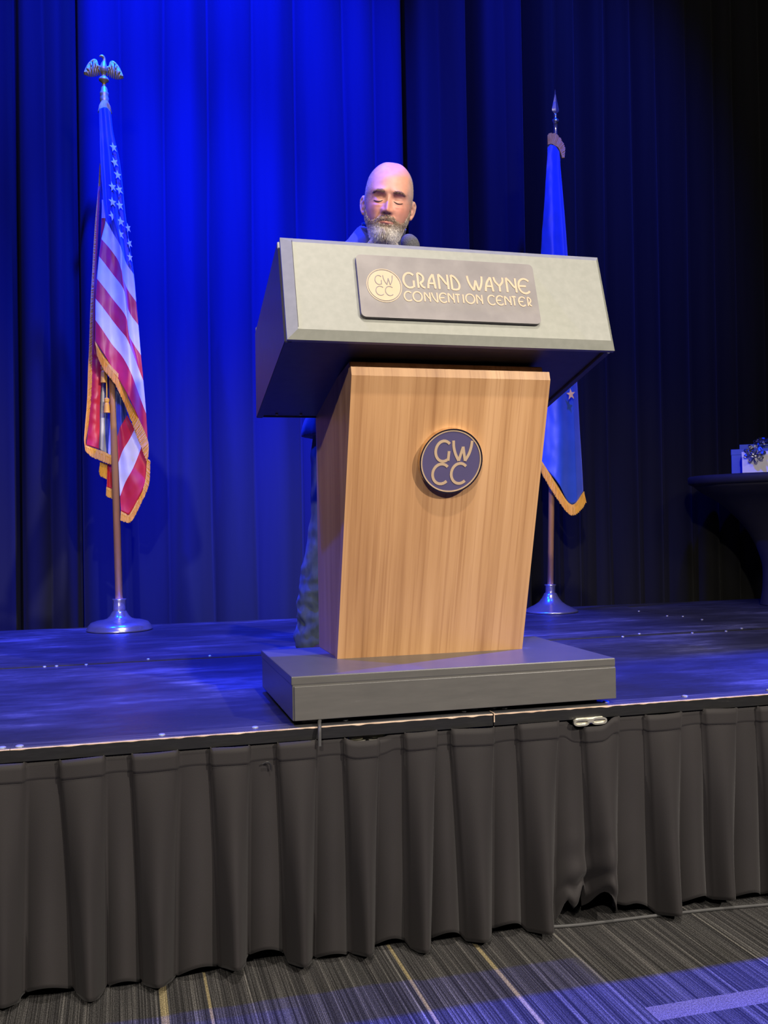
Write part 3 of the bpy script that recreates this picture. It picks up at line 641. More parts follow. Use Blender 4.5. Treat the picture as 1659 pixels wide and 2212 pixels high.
# brows
for s in (-1, 1):
    n_ = 300; u = rng.random(n_); bx = s * (.013 + .036 * u); bz = .1325 + .006 * np.sin(u * 2.2) - .006 * u * u + rng.normal(size=n_) * .0017 * (1.2 - .6 * u)
    tq = np.arcsin(np.clip(bx / interp(bz, WT), -1, 1)); tq = np.sign(tq) * np.abs(np.sin(tq)) ** (1 / .9); tq = np.arcsin(np.clip(tq, -1, 1))
    q = head_pt(tq, bz); nn = head_nrm(tq, bz); nn *= np.sign(-nn[:, 1])[:, None]
    strands('eyebrow', to_w(q + nn * .0003), (np.stack([np.full(n_, s * .9), np.zeros(n_), .25 - .5 * u], 1) + nn * .35) @ HR.T, np.full(n_, .0062), np.full(n_, .00042), np.tile([.27, .165, .12], (n_, 1)) * rng.uniform(.7, 1.4, (n_, 1)), M_hair, .08)
    # lowered lid margin with lashes
    ex = s * np.linspace(.0165, .0455, 15); ez = .1095 - .0042 * np.sin(np.linspace(0, math.pi, 15)) - .001 * np.linspace(0, 1, 15)
    tq = np.arcsin(np.clip(np.abs(ex) / interp(ez, WT), 0, 1) ** (1 / .9)) * s
    obj('eyelash', tube(to_w(head_pt(tq, ez) + np.array([0, -.0004, 0])), [.0004] + [.0012] * 13 + [.0004], 6), noisy('lash_dark', (.02, .012, .01), (.03, .02, .016), 40, .6), per)
n_ = 9000; tt = rng.uniform(.55, 2 * math.pi - .55, n_); zz = rng.uniform(.075, .215, n_); q = head_pt(tt, zz)
kp = rng.random(n_) < np.clip((np.abs(q[:, 0]) - .050) / .016, 0, 1) * np.clip((zz - .095) / .012, 0, 1) + (np.cos(tt) < .1) * np.clip((.20 - zz) / .03, 0, 1) * (zz > .07)
tt, zz, q = tt[kp], zz[kp], q[kp]; nn = head_nrm(tt, zz); nn *= np.sign((nn * (q - np.array([0, 0, .11]))).sum(1))[:, None]
strands('hair', to_w(q), (nn + np.array([0, .3, -.3])) @ HR.T, np.full(len(q), .0015), np.full(len(q), .0004), np.tile([.30, .26, .25], (len(q), 1)) * rng.uniform(.8, 1.2, (len(q), 1)), M_hair, .2)
# clothes
M_jacket = noisy('navy_jacket_cloth', (.030, .036, .075), (.042, .048, .095), 30, .8, bmp=.2, sheen=.1)
M_shirt = noisy('black_shirt_cloth', (.012, .012, .013), (.018, .018, .02), 40, .85)
M_jean = noisy('washed_denim', (.045, .065, .085), (.11, .145, .165), 24, .85, bmp=.3, vscale=(1, 1, .6))
bm = bmesh.new()
loft(bm, [(.17, .93, 1.272, .232, .140), (.172, .93, 1.32, .225, .138), (.185, .93, 1.40, .200, .135), (.2, .93, 1.55, .185, .13), (.2, .925, 1.70, .195, .132), (.2, .91, 1.76, .203, .122), (.195, .905, 1.845, .160, .098), (.195, .895, 1.905, .105, .082), (.195, .89, 1.942, .078, .066)])
for sh, el, wr, s in ((SHL, ELL, WRL, -1), (SHR, ELR, WRR, 1)):
    chain(bm, [(.2 + s * .05, .9, 1.825), (sh[0], sh[1], sh[2] - .008), el, (Vector(el) * .25 + Vector(wr) * .75), wr], [.070, .068, .060, .046, .043])
me = remeshed(bm, .006, 'jacket'); P = get_co(me); nn = np.array([noise.noise(Vector(p) * 14) + .5 * noise.noise(Vector(p) * 33) for p in P]); 
nv = np.empty(len(P) * 3, np.float32); me.vertices.foreach_get('normal', nv); set_co(me, P + nv.reshape(-1, 3) * nn[:, None] * .004)
jk = obj('jacket', me, M_jacket, per)
def collar(name, m, r, zb, zt, flare, gap, parent):
    V = []
    for t in np.linspace(0, 1, 7):
        row = []
        for a in np.linspace(-math.pi / 2 + gap, 1.5 * math.pi - gap, 44):
            rr = r + flare * t; fx = -.010 * t if math.sin(a) < 0 else 0
            front = max(0, -math.sin(a))
            row.append((.2 + rr * 1.08 * math.cos(a), .885 - .018 * t + rr * math.sin(a) + fx, zb + (zt - zb) * t - .05 * front * (1 - .35 * t)))
        V.append(row)
    o = obj(name, gridmesh(name, V), m, parent); solidify(o, .004); return o
collar('shirt_collar', M_shirt, .0575, 1.905, 1.956, .003, .28, per)
collar('collar', M_jacket, .063, 1.900, 1.944, .006, .50, jk)
for s in (-1, 1):                                     # lapels
    V = [[(.2 + s * (.022 + .052 * u + .010 * v), .800 - .018 * (1 - v) + .055 * u * v + .012 * u, 1.70 + (.205) * v - .03 * u * (1 - v)) for u in np.linspace(0, 1, 8)] for v in np.linspace(0, 1, 12)]
    solidify(obj('lapel', gridmesh('lapel', V), M_jacket, jk), .005)
bm = bmesh.new()
loft(bm, [(.2, .93, 1.33, .165, .118), (.2, .93, 1.40, .178, .122), (.2, .93, 1.47, .172, .118)])
for L, s in zip(LEG, (-1, 1)):
    a, k, h = [Vector(p) for p in L]
    chain(bm, [a, a.lerp(k, .5) + Vector((s * .012, 0, 0)), k, k.lerp(h, .55) + Vector((s * .010, 0, 0)), h + Vector((0, 0, .06)), h + Vector((0, 0, .022))], [.104, .096, .080, .078, .080, .082])
me = remeshed(bm, .006, 'jeans'); P = get_co(me); nv = np.empty(len(P) * 3, np.float32); me.vertices.foreach_get('normal', nv)
hem = np.clip((1.0 - P[:, 2]) / .35, .15, 1); nn = np.array([noise.noise(Vector((p[0] * 9, p[1] * 9, p[2] * 26))) + .4 * noise.noise(Vector(p) * 40) for p in P])
set_co(me, P + nv.reshape(-1, 3) * (nn * hem * .016)[:, None])
obj('jeans', me, M_jean, per)
M_shoe = noisy('brown_shoe_leather', (.06, .035, .025), (.12, .07, .05), 30, .5); M_sole = noisy('pale_shoe_sole', (.35, .33, .32), (.45, .43, .42), 30, .7)
for L, s in zip(LEG, (-1, 1)):
    bx = L[2][0]; bm = bmesh.new()
    secs = [(-.10, .030, .035), (-.085, .036, .070), (-.04, .038, .085), (.02, .042, .075), (.08, .049, .056), (.13, .048, .045), (.165, .036, .036), (.180, .012, .020)]
    V = []
    for q in catmull(secs, 4):
        yy, hw, ht = q; c = bx + s * .012 * (yy + .1) / .28
        V.append([(c + hw * math.cos(a) * (1 if math.sin(a) > 0 else 1), .91 - yy, S + .018 + ht * max(0, math.sin(a)) ** .8) for a in np.linspace(0, math.pi, 15)])
    add_arrays(bm, V, False)
    sh = smooth(obj('shoe', bm, M_shoe, per))
    out = [(bx + s * .012 * (q[0] + .1) / .28 + q[1] * 1.06, .91 - q[0]) for q in catmull(secs, 3)] + [(bx + s * .012 * (q[0] + .1) / .28 - q[1] * 1.06, .91 - q[0]) for q in catmull(secs, 3)][::-1]
    obj('sole', slab(out, S + .0015, S + .022, lambda u, v, n: Vector((u, v, n))), M_sole, sh)
    obj('shoelace', tube(catmull([(bx - .028, .865, S + .085), (bx, .84, S + .094), (bx + .028, .815, S + .080), (bx, .80, S + .088), (bx - .028, .785, S + .074)], 5), .0022, 6), M_sole, sh)
# ------------------------------------------------------------------ flags
FRONT=[[(-.694,2.791),(-.678,2.797),(-.661,2.798),(-.646,2.782)],[(-.693,2.707),(-.674,2.707),(-.653,2.707),(-.636,2.689)],[(-.691,2.568),(-.67,2.569),(-.641,2.572),(-.61,2.56)],[(-.681,2.387),(-.666,2.369),(-.621,2.344),(-.589,2.333)],[(-.673,2.305),(-.625,2.223),(-.593,2.139),(-.558,2.085)],[(-.691,2.225),(-.626,2.144),(-.597,2.04),(-.549,1.966)],[(-.702,2.149),(-.61,2.024),(-.583,1.927),(-.541,1.865)],[(-.712,2.054),(-.599,1.901),(-.585,1.822),(-.532,1.735)],[(-.719,1.968),(-.615,1.83),(-.585,1.781),(-.523,1.624)],[(-.721,1.877),(-.658,1.781),(-.595,1.692),(-.513,1.481)],[(-.723,1.786),(-.665,1.69),(-.588,1.546),(-.508,1.365)]]
FRINGE_FRONT=[[(-.723,1.784),(-.665,1.689),(-.613,1.626),(-.589,1.545),(-.551,1.468),(-.508,1.364),(-.506,1.291)],[(-.718,1.727),(-.692,1.668),(-.644,1.602),(-.61,1.529),(-.576,1.441),(-.537,1.333),(-.515,1.271)]]
BACK_R=[[(-.644,1.608),(-.632,1.582),(-.613,1.543),(-.598,1.497)],[(-.636,1.382),(-.624,1.418),(-.61,1.445),(-.594,1.473)],[(-.633,1.268),(-.613,1.32),(-.59,1.359),(-.563,1.411)],[(-.628,1.12),(-.605,1.179),(-.569,1.248),(-.534,1.335)],[(-.625,1.055),(-.604,1.043),(-.588,1.04),(-.554,1.10),(-.521,1.179),(-.511,1.290)]]
FRINGE_R=[[(-.512,1.284),(-.523,1.179),(-.556,1.1),(-.59,1.04),(-.604,1.043),(-.625,1.055)],[(-.498,1.274),(-.506,1.169),(-.543,1.08),(-.582,1.009),(-.607,1.007),(-.628,1.016)]]
LEFT_RED=[[(-.702,2.472),(-.695,2.473)],[(-.725,2.068),(-.715,2.068)],[(-.736,1.786),(-.721,1.786)],[(-.739,1.706),(-.695,1.7)],[(-.742,1.608),(-.704,1.576)],[(-.747,1.526),(-.708,1.51)],[(-.756,1.435),(-.71,1.412)],[(-.766,1.343),(-.714,1.326)]]
LEFT_WHITE=[[(-.705,1.72),(-.637,1.72)],[(-.706,1.57),(-.651,1.572)],[(-.711,1.446),(-.652,1.447)],[(-.715,1.328),(-.664,1.295)]]
FRINGE_LB=[[(-.768,1.342),(-.735,1.33),(-.692,1.314),(-.663,1.298)],[(-.77,1.317),(-.742,1.291),(-.692,1.27),(-.664,1.258)]]
FRINGE_LEFT=[[(-.695,2.576),(-.704,2.456),(-.72,2.288),(-.732,2.106),(-.741,1.965),(-.75,1.765),(-.755,1.672),(-.759,1.574),(-.763,1.509),(-.772,1.411),(-.775,1.362),(-.77,1.315)],[(-.692,2.568),(-.695,2.457),(-.705,2.289),(-.718,2.107),(-.726,1.966),(-.736,1.765),(-.737,1.672),(-.741,1.574),(-.747,1.509),(-.757,1.428),(-.767,1.362),(-.766,1.34)]]
LOW=[[(-.68,1.306),(-.640,1.306)],[(-.681,1.217),(-.640,1.217)],[(-.684,1.163),(-.630,1.140)]]
FRINGE_LOW=[[(-.685,1.163),(-.658,1.151),(-.631,1.138)],[(-.687,1.122),(-.658,1.108),(-.625,1.092)]]
FRINGE_FOLD=[[(-.71,1.272),(-.692,1.267),(-.68,1.262)],[(-.716,1.226),(-.706,1.207),(-.684,1.198)]]
STARS=[(-.636,2.625),(-.632,2.56),(-.62,2.507),(-.642,2.449),(-.614,2.444),(-.643,2.382),(-.613,2.376),(-.644,2.322),(-.61,2.305),(-.612,2.247),(-.574,2.217),(-.573,2.155),(-.579,2.283)]
RFLAG=[[(1.398,2.811),(1.423,2.806),(1.448,2.796),(1.467,2.772)],[(1.39,2.689),(1.421,2.692),(1.448,2.694),(1.466,2.706)],[(1.375,2.511),(1.412,2.514),(1.451,2.516),(1.483,2.519)],[(1.355,2.252),(1.402,2.252),(1.451,2.252),(1.506,2.253)],[(1.35,1.896),(1.42,1.899),(1.471,1.901),(1.533,1.903)],[(1.341,1.557),(1.414,1.57),(1.478,1.577),(1.548,1.578)],[(1.333,1.399),(1.41,1.353),(1.499,1.295),(1.563,1.283)],[(1.332,1.268),(1.406,1.16),(1.485,1.06),(1.57,1.121)]]
RFRINGE=[[(1.33,1.268),(1.404,1.16),(1.482,1.059),(1.567,1.123)],[(1.326,1.221),(1.341,1.189),(1.409,1.084),(1.459,1.022),(1.494,1.007),(1.553,1.041),(1.579,1.071)]]
def cloth(name, curves, fold, mats, strip=None, ncol=56, sub=10, parent=None, th=.0016, sm=True):
    R = [resample(catmull(c, 8) if len(c) > 2 else c, ncol) for c in curves]; V = []; mi = []
    q = np.linspace(0, 1, ncol); nr = len(R)
    for k in range(nr - 1):
        p0, p1, p2, p3 = R[max(k - 1, 0)], R[k], R[k + 1], R[min(k + 2, nr - 1)]
        for j in range(sub):
            t = j / sub
            X = .5 * (2 * p1 + (p2 - p0) * t + (2 * p0 - 5 * p1 + 4 * p2 - p3) * t * t + (3 * p1 - p0 - 3 * p2 + p3) * t ** 3) if sm else p1 * (1 - t) + p2 * t
            V.append(np.stack([X[:, 0], fold(q, X[:, 0], X[:, 1], (k + t) / (nr - 1)), X[:, 1]], 1)); mi += [strip[k] if strip else 0] * (ncol - 1)
    V.append(np.stack([R[-1][:, 0], fold(q, R[-1][:, 0], R[-1][:, 1], 1.0), R[-1][:, 1]], 1))
    o = obj(name, gridmesh(name, V, mats, mi), None, parent); solidify(o, th); return o
def fringe(inner, outer, yf, parent, step=.0034, name='fringe', m=None):
    A = np.array(catmull(inner, 10)); B = np.array(catmull(outer, 10)); L = np.linalg.norm(np.diff(A, axis=0), axis=1).sum(); n = max(6, int(L / step))
    A, B = resample(A, n), resample(B, n); bm = bmesh.new(); r = random.Random(3)
    Y = lambda p: yf(p[0], p[1])
    # woven heading braid, then hanging strands
    for i in range(n - 1):
        a, b = A[i], A[i + 1]; a2, b2 = A[i] * .72 + B[i] * .28, A[i + 1] * .72 + B[i + 1] * .28
        vs = [bm.verts.new((p[0], Y(p) + dy, p[1])) for dy in (-.0030, .0030) for p in (a, b, b2, a2)]
        for f in ((3, 2, 1, 0), (4, 5, 6, 7), (0, 1, 5, 4), (2, 3, 7, 6)): bm.faces.new([vs[k] for k in f])
        for lay in (0, 1):
            t0, t1 = r.uniform(-.25, -.05), r.uniform(1.05, 1.25); s = A[i] + (A[i + 1] - A[i]) * t0; e_ = A[i] + (A[i + 1] - A[i]) * t1
            jx = r.uniform(.92, 1.06); o1 = B[i] + (B[i + 1] - B[i]) * (t0 + .05); o2 = B[i] + (B[i + 1] - B[i]) * (t1 - .05)
            o1 = s + (o1 - s) * jx; o2 = e_ + (o2 - e_) * jx; mid = (o1 + o2) / 2; dy = (-.0015 if lay else .0020) + r.uniform(-.0012, .0012)
            q = [bm.verts.new((p[0], Y(p) + d, p[1])) for p, d in ((s, dy), (e_, dy), (o2, dy), (o1, dy))] + [bm.verts.new(((s[0] + e_[0]) / 2, Y(s) + dy - .0016, (s[1] + e_[1]) / 2)), bm.verts.new((mid[0], Y(mid) + dy - .0016, mid[1]))]
            bm.faces.new((q[0], q[4], q[5], q[3])); bm.faces.new((q[4], q[1], q[2], q[5]))
    return obj(name, bm, m or M_fringe, parent)
def star(cx, cz, y, r, parent, m, rot=0, sx=.8, sh=0):
    bm = bmesh.new(); P = []
    for k in range(10):
        a = math.pi / 2 + rot + k * math.pi / 5; rr = r if k % 2 == 0 else r * .40; dx = rr * math.cos(a) * sx; dz = rr * math.sin(a) + sh * dx; P.append((cx + dx, cz + dz))
    a = [bm.verts.new((u, y, v)) for u, v in P]; b = [bm.verts.new((u, y + .0025, v)) for u, v in P]; c = bm.verts.new((cx, y - .001, cz))
    for i in range(10): bm.faces.new((a[i], c, a[(i + 1) % 10])); bm.faces.new((a[i], a[(i + 1) % 10], b[(i + 1) % 10], b[i]))
    bm.faces.new(b); bmesh.ops.recalc_face_normals(bm, faces=bm.faces[:])
    return obj('star', bm, m, parent)
def tassel(x, y, z, L, parent, cz):
    t = obj('tassel', lathe([(.004, 0), (.0115, -.006), (.0105, -.018), (.008, -.022), (.011, -.03), (.0135, -L), (.0, -L + .002)], 22, (x, y, z)), M_fringe, parent)
    obj('cord', tube(catmull([(x, y, z - .002), (x + .001, y, (z + cz) / 2), (x + .003, y + .004, cz)], 5), .0028, 8), M_fringe, t)

# striped flag on its stand
FX, FY = -.637, 2.235
fl = thing('flag_stand', 'striped flag with gold fringe hanging from a wooden pole topped by a spread eagle', 'flag', (FX, FY, S))
obj('base', lathe([(.139, .0015), (.141, .004), (.139, .009), (.136, .012), (.134, .020), (.122, .034), (.100, .041), (.072, .045), (.052, .052), (.040, .064), (.034, .076), (.031, .080), (.030, .083)], 64, (FX, FY, S)), M_steel, fl)
smooth(bpy.context.scene.objects['base.001'] if 'base.001' in bpy.context.scene.objects else fl.children[0])
smooth(obj('socket', lathe([(.028, .080), (.0275, .128), (.030, .132), (.030, .136), (.020, .137)], 40, (FX, FY, S)), M_steel, fl))
pt = Vector((-.6715, 2.235, 2.90))
smooth(obj('pole', tube([(FX, FY, S + .10), Vector((FX, FY, S)).lerp(pt, .5), pt], [.0165, .0160, .0140], 20), M_pole, fl))
lean = ((pt.x - FX) / (pt.z - S), 0)
fin = obj('finial', lathe([(.0165, 0), (.018, .006), (.019, .020), (.0165, .030), (.0185, .036), (.0185, .044), (.015, .050), (.013, .066), (.007, .074), (.009, .078), (.006, .083), (.012, .090), (.0205, .096), (.022, .103), (.018, .110), (.010, .115), (.009, .128), (.006, .132)], 28, (pt.x, pt.y, 2.842), lean), M_gold, fl); smooth(fin)
ex, ez = -.6735, 2.966
bm = bmesh.new(); e_pts = [((ex, 2.235, ez), .009), ((ex, 2.232, ez + .012), .0155), ((ex, 2.228, ez + .026), .0165), ((ex + .001, 2.229, ez + .044), .0115), ((ex + .003, 2.231, ez + .056), .0075), ((ex + .003, 2.229, ez + .068), .0062), ((ex - .002, 2.226, ez + .0755), .0062), ((ex - .010, 2.224, ez + .0765), .0052), ((ex - .017, 2.223, ez + .073), .0022)]
tube(catmull([p for p, _ in e_pts], 4), [float(v) for v in np.interp(np.linspace(0, 8, 33), range(9), [r for _, r in e_pts])], 14, bm)
smooth(obj('eagle_body', bm, M_gold, fin))
for s in (-1, 1):
    bm = bmesh.new()
    # leading edge, then three ranks of overlapping feathers
    lead = catmull([(ex + s * .012, 2.238, ez + .034), (ex + s * .024, 2.240, ez + .040), (ex + s * .030, 2.242, ez + .060), (ex + s * .042, 2.243, ez + .064), (ex + s * .060, 2.243, ez + .047), (ex + s * .074, 2.243, ez + .020), (ex + s * .082, 2.242, ez - .004)], 5)
    tube(lead, [.0045] * (len(lead) - 4) + [.004, .0035, .003, .0025], 8, bm)
    for rank, (n, l0, l1, yo) in enumerate(((9, .020, .052, .0), (7, .014, .034, -.003), (5, .010, .020, -.006))):
        for k in range(n):
            u = k / (n - 1); p = Vector(lead[int((.25 + .70 * u) * (len(lead) - 1))]); tip = Vector((ex + s * (.016 + .062 * u ** .9), p.y + yo, ez - .002 - .010 * math.sin(u * 2.6)))
            tip = p.lerp(tip, (1, .70, .42)[rank])
            m_ = p.lerp(tip, .55); tube([p + Vector((0, yo * .5, 0)), m_ + Vector((0, yo - .001, 0)), tip + Vector((0, yo, 0))], [.0030, .0048, .0022], 7, bm)
    smooth(obj('wing', bm, M_gold, fin))
def ffold(q, x, z, r):
    amp = np.clip((2.75 - z) / .5, .15, 1)
    y = 2.180 - .022 * amp * np.sin(np.pi * np.clip(q, 0, 1)) + .013 * amp * np.sin(q * 13 + z * 2.0) + .030 * amp * np.clip((q - .62) / .38, 0, 1) ** 1.2
    wr = np.array([noise.noise((a * 22, b * 9, .3)) for a, b in zip(x, z)]); w2 = np.array([noise.noise((a * 60, b * 26, 5.3)) for a, b in zip(x, z)])
    return y + .004 * wr * amp + .0014 * w2
B_, W_, D_ = 0, 1, 2
fc = cloth('flag_cloth', FRONT, ffold, [M_fblue, M_fwhite, M_fred], [0, 0, 0, 0, 1, 2, 1, 2, 1, 2], 80, 10, fl)
hoist = lambda q, x, z, r: 2.218 + .004 * np.sin(q * 7) + 0 * x
cloth('hoist_sleeve', [[(-.690, 2.79), (-.667, 2.793)], [(-.692, 2.50), (-.660, 2.50)], [(-.688, 2.41), (-.658, 2.40)], [(-.69, 2.33), (-.66, 2.33)], [(-.702, 2.12), (-.665, 2.12)]], lambda q, x, z, r: 2.2155 - .004 * np.sin(q * 3.1) + .003 * np.sin(z * 60), [M_fblue, M_fwhite, M_fred], [0, 0, 1, 2], 14, 8, fc)
cloth('back_fold', LEFT_RED, lambda q, x, z, r: 2.236 - .010 * np.sin(q * 3.1) + np.array([.004 * noise.noise((a * 30, b * 45, 1)) for a, b in zip(x, z)]), [M_fred], None, 20, 10, fc)
cloth('lining_fold', LEFT_WHITE, lambda q, x, z, r: 2.262 + .012 * np.sin(q * 9 + z * 2) , [M_fwhite], None, 40, 10, fc)
cloth('lining_fold', [[(-.690, 1.72), (-.64, 1.72)], [(-.690, 1.57), (-.648, 1.57)], [(-.688, 1.44), (-.650, 1.447)], [(-.682, 1.31), (-.66, 1.30)]], lambda q, x, z, r: 2.2565 + .006 * np.sin(q * 5), [M_fblue], None, 12, 8, fc)
cloth('rear_fold', BACK_R, lambda q, x, z, r: 2.212 + .010 * np.sin(q * 8 + 1) * np.clip((1.6 - z) / .2, .2, 1) + np.array([.003 * noise.noise((a * 34, b * 20, 2)) for a, b in zip(x, z)]), [M_fblue, M_fwhite, M_fred], [0, 2, 1, 2], 40, 10, fc, sm=False)
cloth('rear_fold', LOW, lambda q, x, z, r: 2.262 + .006 * np.sin(q * 6), [M_fred], None, 16, 8, fc)
fringe(*FRINGE_FRONT, lambda x, z: float(2.172 + .03 * max(0, min(1, (x + .59) / .08))), fc)
fringe(*FRINGE_R, lambda x, z: 2.207, fc)
fringe(*FRINGE_LB, lambda x, z: 2.234, fc)
fringe(*[[p for p in c] for c in FRINGE_LEFT], lambda x, z: 2.236, fc)
fringe(*FRINGE_LOW, lambda x, z: 2.260, fc); fringe(*FRINGE_FOLD, lambda x, z: 2.258, fc)
for k, (sx_, sz_) in enumerate(STARS):
    i = np.argmin([abs(sz_ - c[0][1]) for c in FRONT]); q = np.clip((sx_ + .685) / (.06 + .10 * (2.75 - sz_)), .05, .98)
    yy = float(ffold(np.array([q]), np.array([sx_]), np.array([sz_]), 0)[0])
    star(sx_, sz_, yy - .006 - .006 * (q > .6), .0220, fc, M_starw, rot=.35 + .2 * math.sin(k * 2.1), sx=.55 if q > .85 else .78, sh=-.5)
tassel(-.6905, 2.214, 1.688, .075, fl, 1.76); tassel(-.6785, 2.211, 1.548, .066, fl, 1.72)
cap = bmesh.new()
for k in range(30):
    a = 2 * math.pi * k / 30; p = lambda r, z, da: (-.6705 + r * math.cos(a + da), 2.235 - .006 + r * math.sin(a + da), z)
    ext = .045 if 5.2 < a < 6.0 else 0
    vs = [cap.verts.new(p(*t)) for t in ((.015, 2.846, -.1), (.015, 2.846, .1), (.024, 2.826, .1), (.030, 2.797 - ext, .075), (.030, 2.797 - ext, -.075), (.024, 2.826, -.1))]
    cap.faces.new(vs)
obj('cap_fringe', cap, M_fringe, fl)

# plain blue flag on its stand
GX, GY = 1.395, 2.200
fr = thing('flag_stand', 'plain blue flag with gold stars and fringe on a wooden pole topped by a spear', 'flag', (GX, GY, S))
smooth(obj('base', lathe([(.130, .0015), (.132, .005), (.128, .010), (.116, .014), (.104, .022), (.078, .034), (.056, .050), (.042, .068), (.034, .082), (.031, .090), (.026, .094)], 64, (GX, GY, S)), M_steel, fr))
smooth(obj('socket', lathe([(.0245, .090), (.0245, .126), (.028, .130), (.028, .134), (.018, .136)], 40, (GX, GY, S)), M_steel, fr))
pt2 = Vector((1.4635, 2.200, 2.86))
# pole runs straight from the socket, leaning slightly outwards
smooth(obj('pole', tube([(GX, GY, S + .10), Vector((GX, GY, S)).lerp(pt2, .5), pt2], [.0150, .0145, .0125], 20), M_pole, fr))
ln2 = ((pt2.x - GX) / (pt2.z - S) * .4, 0)
f2 = smooth(obj('finial', lathe([(.0125, -.02), (.0105, 0), (.0095, .030), (.0110, .062), (.013, .064), (.016, .068), (.0175, .075), (.016, .082), (.008, .086), (.0065, .096), (.009, .100), (.0075, .108), (.004, .112)], 26, (1.4640, 2.200, 2.876), ln2), M_steel, fr))
bm = bmesh.new(); sx0 = 1.4665; rows = []
for z, hw, hy in ((2.984, .004, .004), (3.000, .0175, .006), (3.010, .019, .006), (3.045, .011, .0045), (3.085, .0035, .003), (3.108, .001, .001)):
    rows.append([bm.verts.new(p) for p in ((sx0 - hw, 2.2, z), (sx0, 2.2 - hy, z), (sx0 + hw, 2.2, z), (sx0, 2.2 + hy, z))])
for a, b in zip(rows, rows[1:]):
    for i in range(4): bm.faces.new((a[i], a[(i + 1) % 4], b[(i + 1) % 4], b[i]))
bm.faces.new(rows[0][::-1]); bm.faces.new(rows[-1]); obj('spear_blade', bm, M_steel, f2)
def rfold(q, x, z, r):
    amp = np.clip((2.8 - z) / .6, .2, 1)
    y = 2.150 - .03 * amp * np.sin(np.pi * q ** .8) + .010 * amp * np.sin(q * 9 + 1.0 + .4 * z) + .035 * amp * np.clip((q - .8) / .2, 0, 1)
    pk = np.array([noise.noise((a * 40, b * 24, 7.7)) for a, b in zip(x, z)])
    return y + .004 * pk * np.clip((.45 - q) / .3, 0, 1) + .004 * np.array([noise.noise((a * 9, b * 5, 3.3)) for a, b in zip(x, z)])
rc = cloth('flag_cloth', RFLAG, rfold, [M_fblue2], None, 70, 12, fr)
fringe(*RFRINGE, lambda x, z: float(2.132 + .034 * max(0, min(1, (x - 1.50) / .07))), rc)
star(1.4530, 2.235, 2.113, .024, rc, M_starg, rot=.1, sx=.95); star(1.4800, 1.5915, 2.112, .029, rc, M_starg, rot=.12, sx=.82)
fringe([(1.397, 2.808), (1.415, 2.812), (1.432, 2.806), (1.452, 2.795), (1.467, 2.762), (1.470, 2.748)], [(1.398, 2.858), (1.418, 2.866), (1.444, 2.862), (1.472, 2.832), (1.486, 2.800), (1.484, 2.750)], lambda x, z: 2.146, rc)
# ------------------------------------------------------------------ draped table with gifts
TX, TY = 2.62, 2.06
M_spandex = noisy('black_stretch_cloth', (.014, .013, .015), (.020, .019, .021), 20, .7)
tb = thing('round_table', 'round table under a tight black stretch cover at the right edge of the stage', 'table', (TX, TY, S))
smooth(obj('tabletop_cover', lathe([(.430, .612), (.452, .622), (.456, .640), (.455, .655), (.448, .6595), (.2, .660), (0, .660)], 72, (TX, TY, S)), M_spandex, tb))
prof = [(.115, .0015), (.110, .02), (.100, .09), (.098, .19), (.112, .255), (.135, .315), (.172, .385), (.22, .445), (.272, .498), (.325, .540), (.38, .572), (.432, .614)]
smooth(obj('skirt_cover', lathe([tuple(p) for p in catmull(prof, 3)], 72, (TX, TY, S)), M_spandex, tb))
TZ = S + .6605
M_gb = noisy('blue_gift_wrap', (.03, .09, .42), (.04, .11, .5), 12, .35); M_gw = noisy('white_gift_wrap', (.80, .78, .75), (.86, .84, .81), 10, .5); M_rib = noisy('silver_ribbon', (.75, .75, .78), (.85, .85, .88), 12, .22, 1)
def gift(label, x0, x1, y0, y1, h, m):
    g = thing('gift_box', label, 'gift', ((x0 + x1) / 2, (y0 + y1) / 2, TZ)); g.rotation_euler = (0, 0, math.radians(-36))
    b = obj('box', box(x0 + .0015, x1 - .0015, y0 + .0015, y1 - .0015, TZ + .0003, TZ + h - .02, .002), m, g)
    obj('lid', box(x0, x1, y0, y1, TZ + h - .028, TZ + h, .002), m, g); return g
def bow(x, y, z, r, parent, tilt):
    h = obj('bow', lathe([(.006, -.004), (.008, 0), (.006, .006), (0, .007)], 12, (x, y, z)), M_rib, parent)
    for rank, (n, el, ln) in enumerate(((9, .25, 1.0), (7, .75, .8), (4, 1.2, .55))):
        for k in range(n):
            a = 2 * math.pi * (k + .4 * rank) / n; d = Vector((math.cos(a) * math.cos(el), math.sin(a) * math.cos(el), math.sin(el))); sd = Vector((-math.sin(a), math.cos(a), 0)); up = d.cross(sd)
            rot = Matrix.Rotation(tilt, 3, 'X'); bm = bmesh.new(); rows = []
            for t in np.linspace(0, 1, 11):
                out = math.sin(math.pi * t) ; lift = (.30 * math.sin(2 * math.pi * t)); wd = .16 * r * (1 - .72 * max(0, 1 - abs(t - .5) * 4))
                p = d * (r * ln * out) - up * (r * lift * .6)
                rows.append([bm.verts.new(Vector((x, y, z)) + rot @ (p + sd * wd * s)) for s in (-1, 1)])
            for A, B in zip(rows, rows[1:]): bm.faces.new((A[0], A[1], B[1], B[0]))
            solidify(obj('ribbon_loop', bm, M_rib, h), .0006)
g1 = gift('white gift box with a silver bow standing in front of the blue boxes', 2.325 - .065, 2.325 + .065, 1.86 - .045, 1.86 + .045, .101, M_gw)
bow(2.318, 1.811, TZ + .088, .052, g1, math.radians(62))
g2 = gift('wide blue gift box standing behind the white gift box', 2.466 - .18, 2.466 + .18, 1.943 - .075, 1.943 + .075, .122, M_gb)
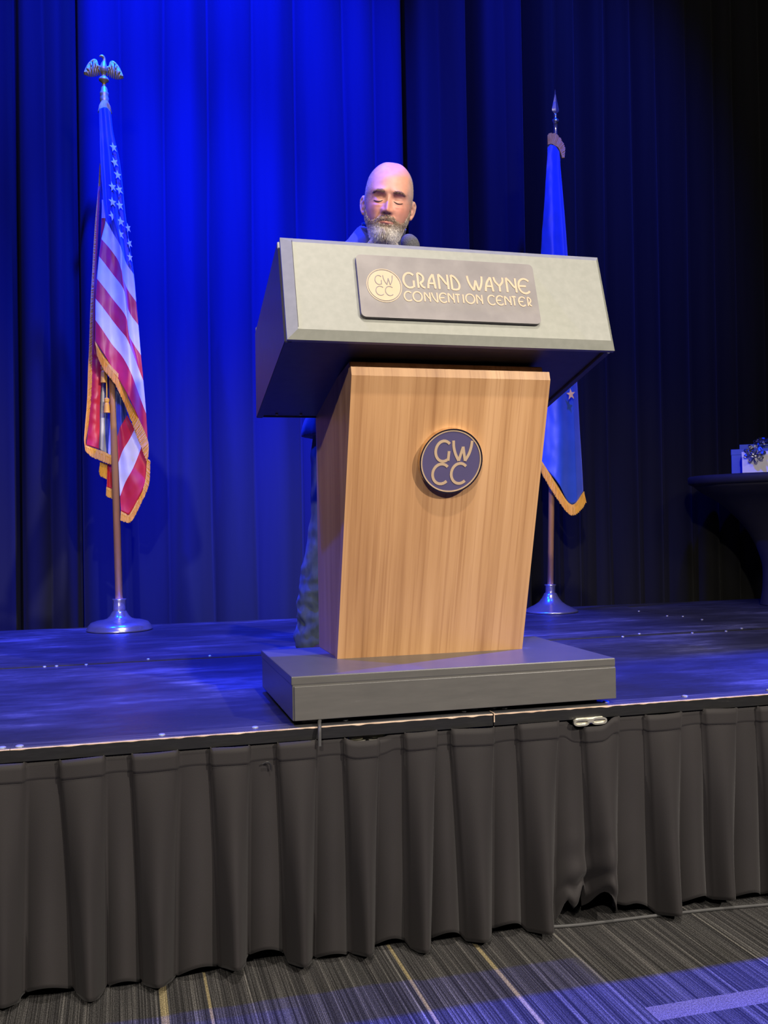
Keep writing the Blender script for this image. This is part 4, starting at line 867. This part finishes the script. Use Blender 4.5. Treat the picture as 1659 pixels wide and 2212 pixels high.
g3 = gift('rear blue gift box with a silver bow rising above the other gifts', 2.59 - .17, 2.59 + .17, 2.065 - .072, 2.065 + .072, .156, M_gb)
bow(2.53, 2.01, TZ + .158, .046, g3, math.radians(25))
# ------------------------------------------------------------------ small things
# stadium-shaped coupling brackets under the deck edge
def bracket(cx, z, label, back=0):
    t = thing('coupling_bracket', label, 'bracket', (cx, back - .006, z))
    pl2 = lambda u, v, n: Vector((cx + u, back - .004 - n, z + v))
    obj('back_plate', slab([(-.040, -.006), (.040, -.006), (.042, .004), (.034, .010), (-.034, .010), (-.042, .004)], -.004, .0005, pl2), M_zinc, t)
    for s in (-1, 1):
        c = s * .0235; oval = [(c + .0185 * math.copysign(abs(math.cos(a)) ** .6, math.cos(a)), .0065 * math.copysign(abs(math.sin(a)) ** .8, math.sin(a)) + .0005 * s) for a in np.linspace(0, 2 * math.pi, 33)]
        obj('loop', ribbon([oval], .0042, .006, pl2), M_zinc, t)
    obj('link', slab([(-.008, -.002), (.008, -.002), (.008, .007), (-.008, .007)], 0, .007, pl2), M_zinc, t)
    return t
bracket(.462, S - .034, 'pale metal coupling bracket under the deck edge to the right of the lectern')
bracket(-.088, S - .0395, 'pale metal coupling bracket half hidden behind the skirt below the lectern', .034)
# cable over the stage edge
tag(obj('cable', tube(catmull([(-.19, .14, S + .0050), (-.194, .07, S + .0055), (-.198, .025, S + .010), (-.2035, .001, S + .0085), (-.2055, -.0100, S - .002), (-.2065, -.0135, S - .018), (-.207, -.0150, S - .040)], 8), .0043, 10), M_rubber), 'black cable looping from under the lectern base over the stage edge', 'cable')
tag(obj('cable', tube(catmull([(.30, .045, .0045), (.42, .02, .0045), (.62, .012, .0045), (.80, .002, .0045), (.98, -.016, .0045), (1.25, -.03, .0045), (1.6, -.03, .0045)], 8), .0042, 10), M_rubber), 'thin black cable lying on the carpet along the hem of the stage skirt', 'cable')
obj('loose_thread', tube(catmull([(-.333, .003, .462), (-.322, .001, .466), (-.315, .002, .460), (-.314, .004, .448)], 5), .0018, 6), M_black, bpy.data.objects['stage_skirt'])
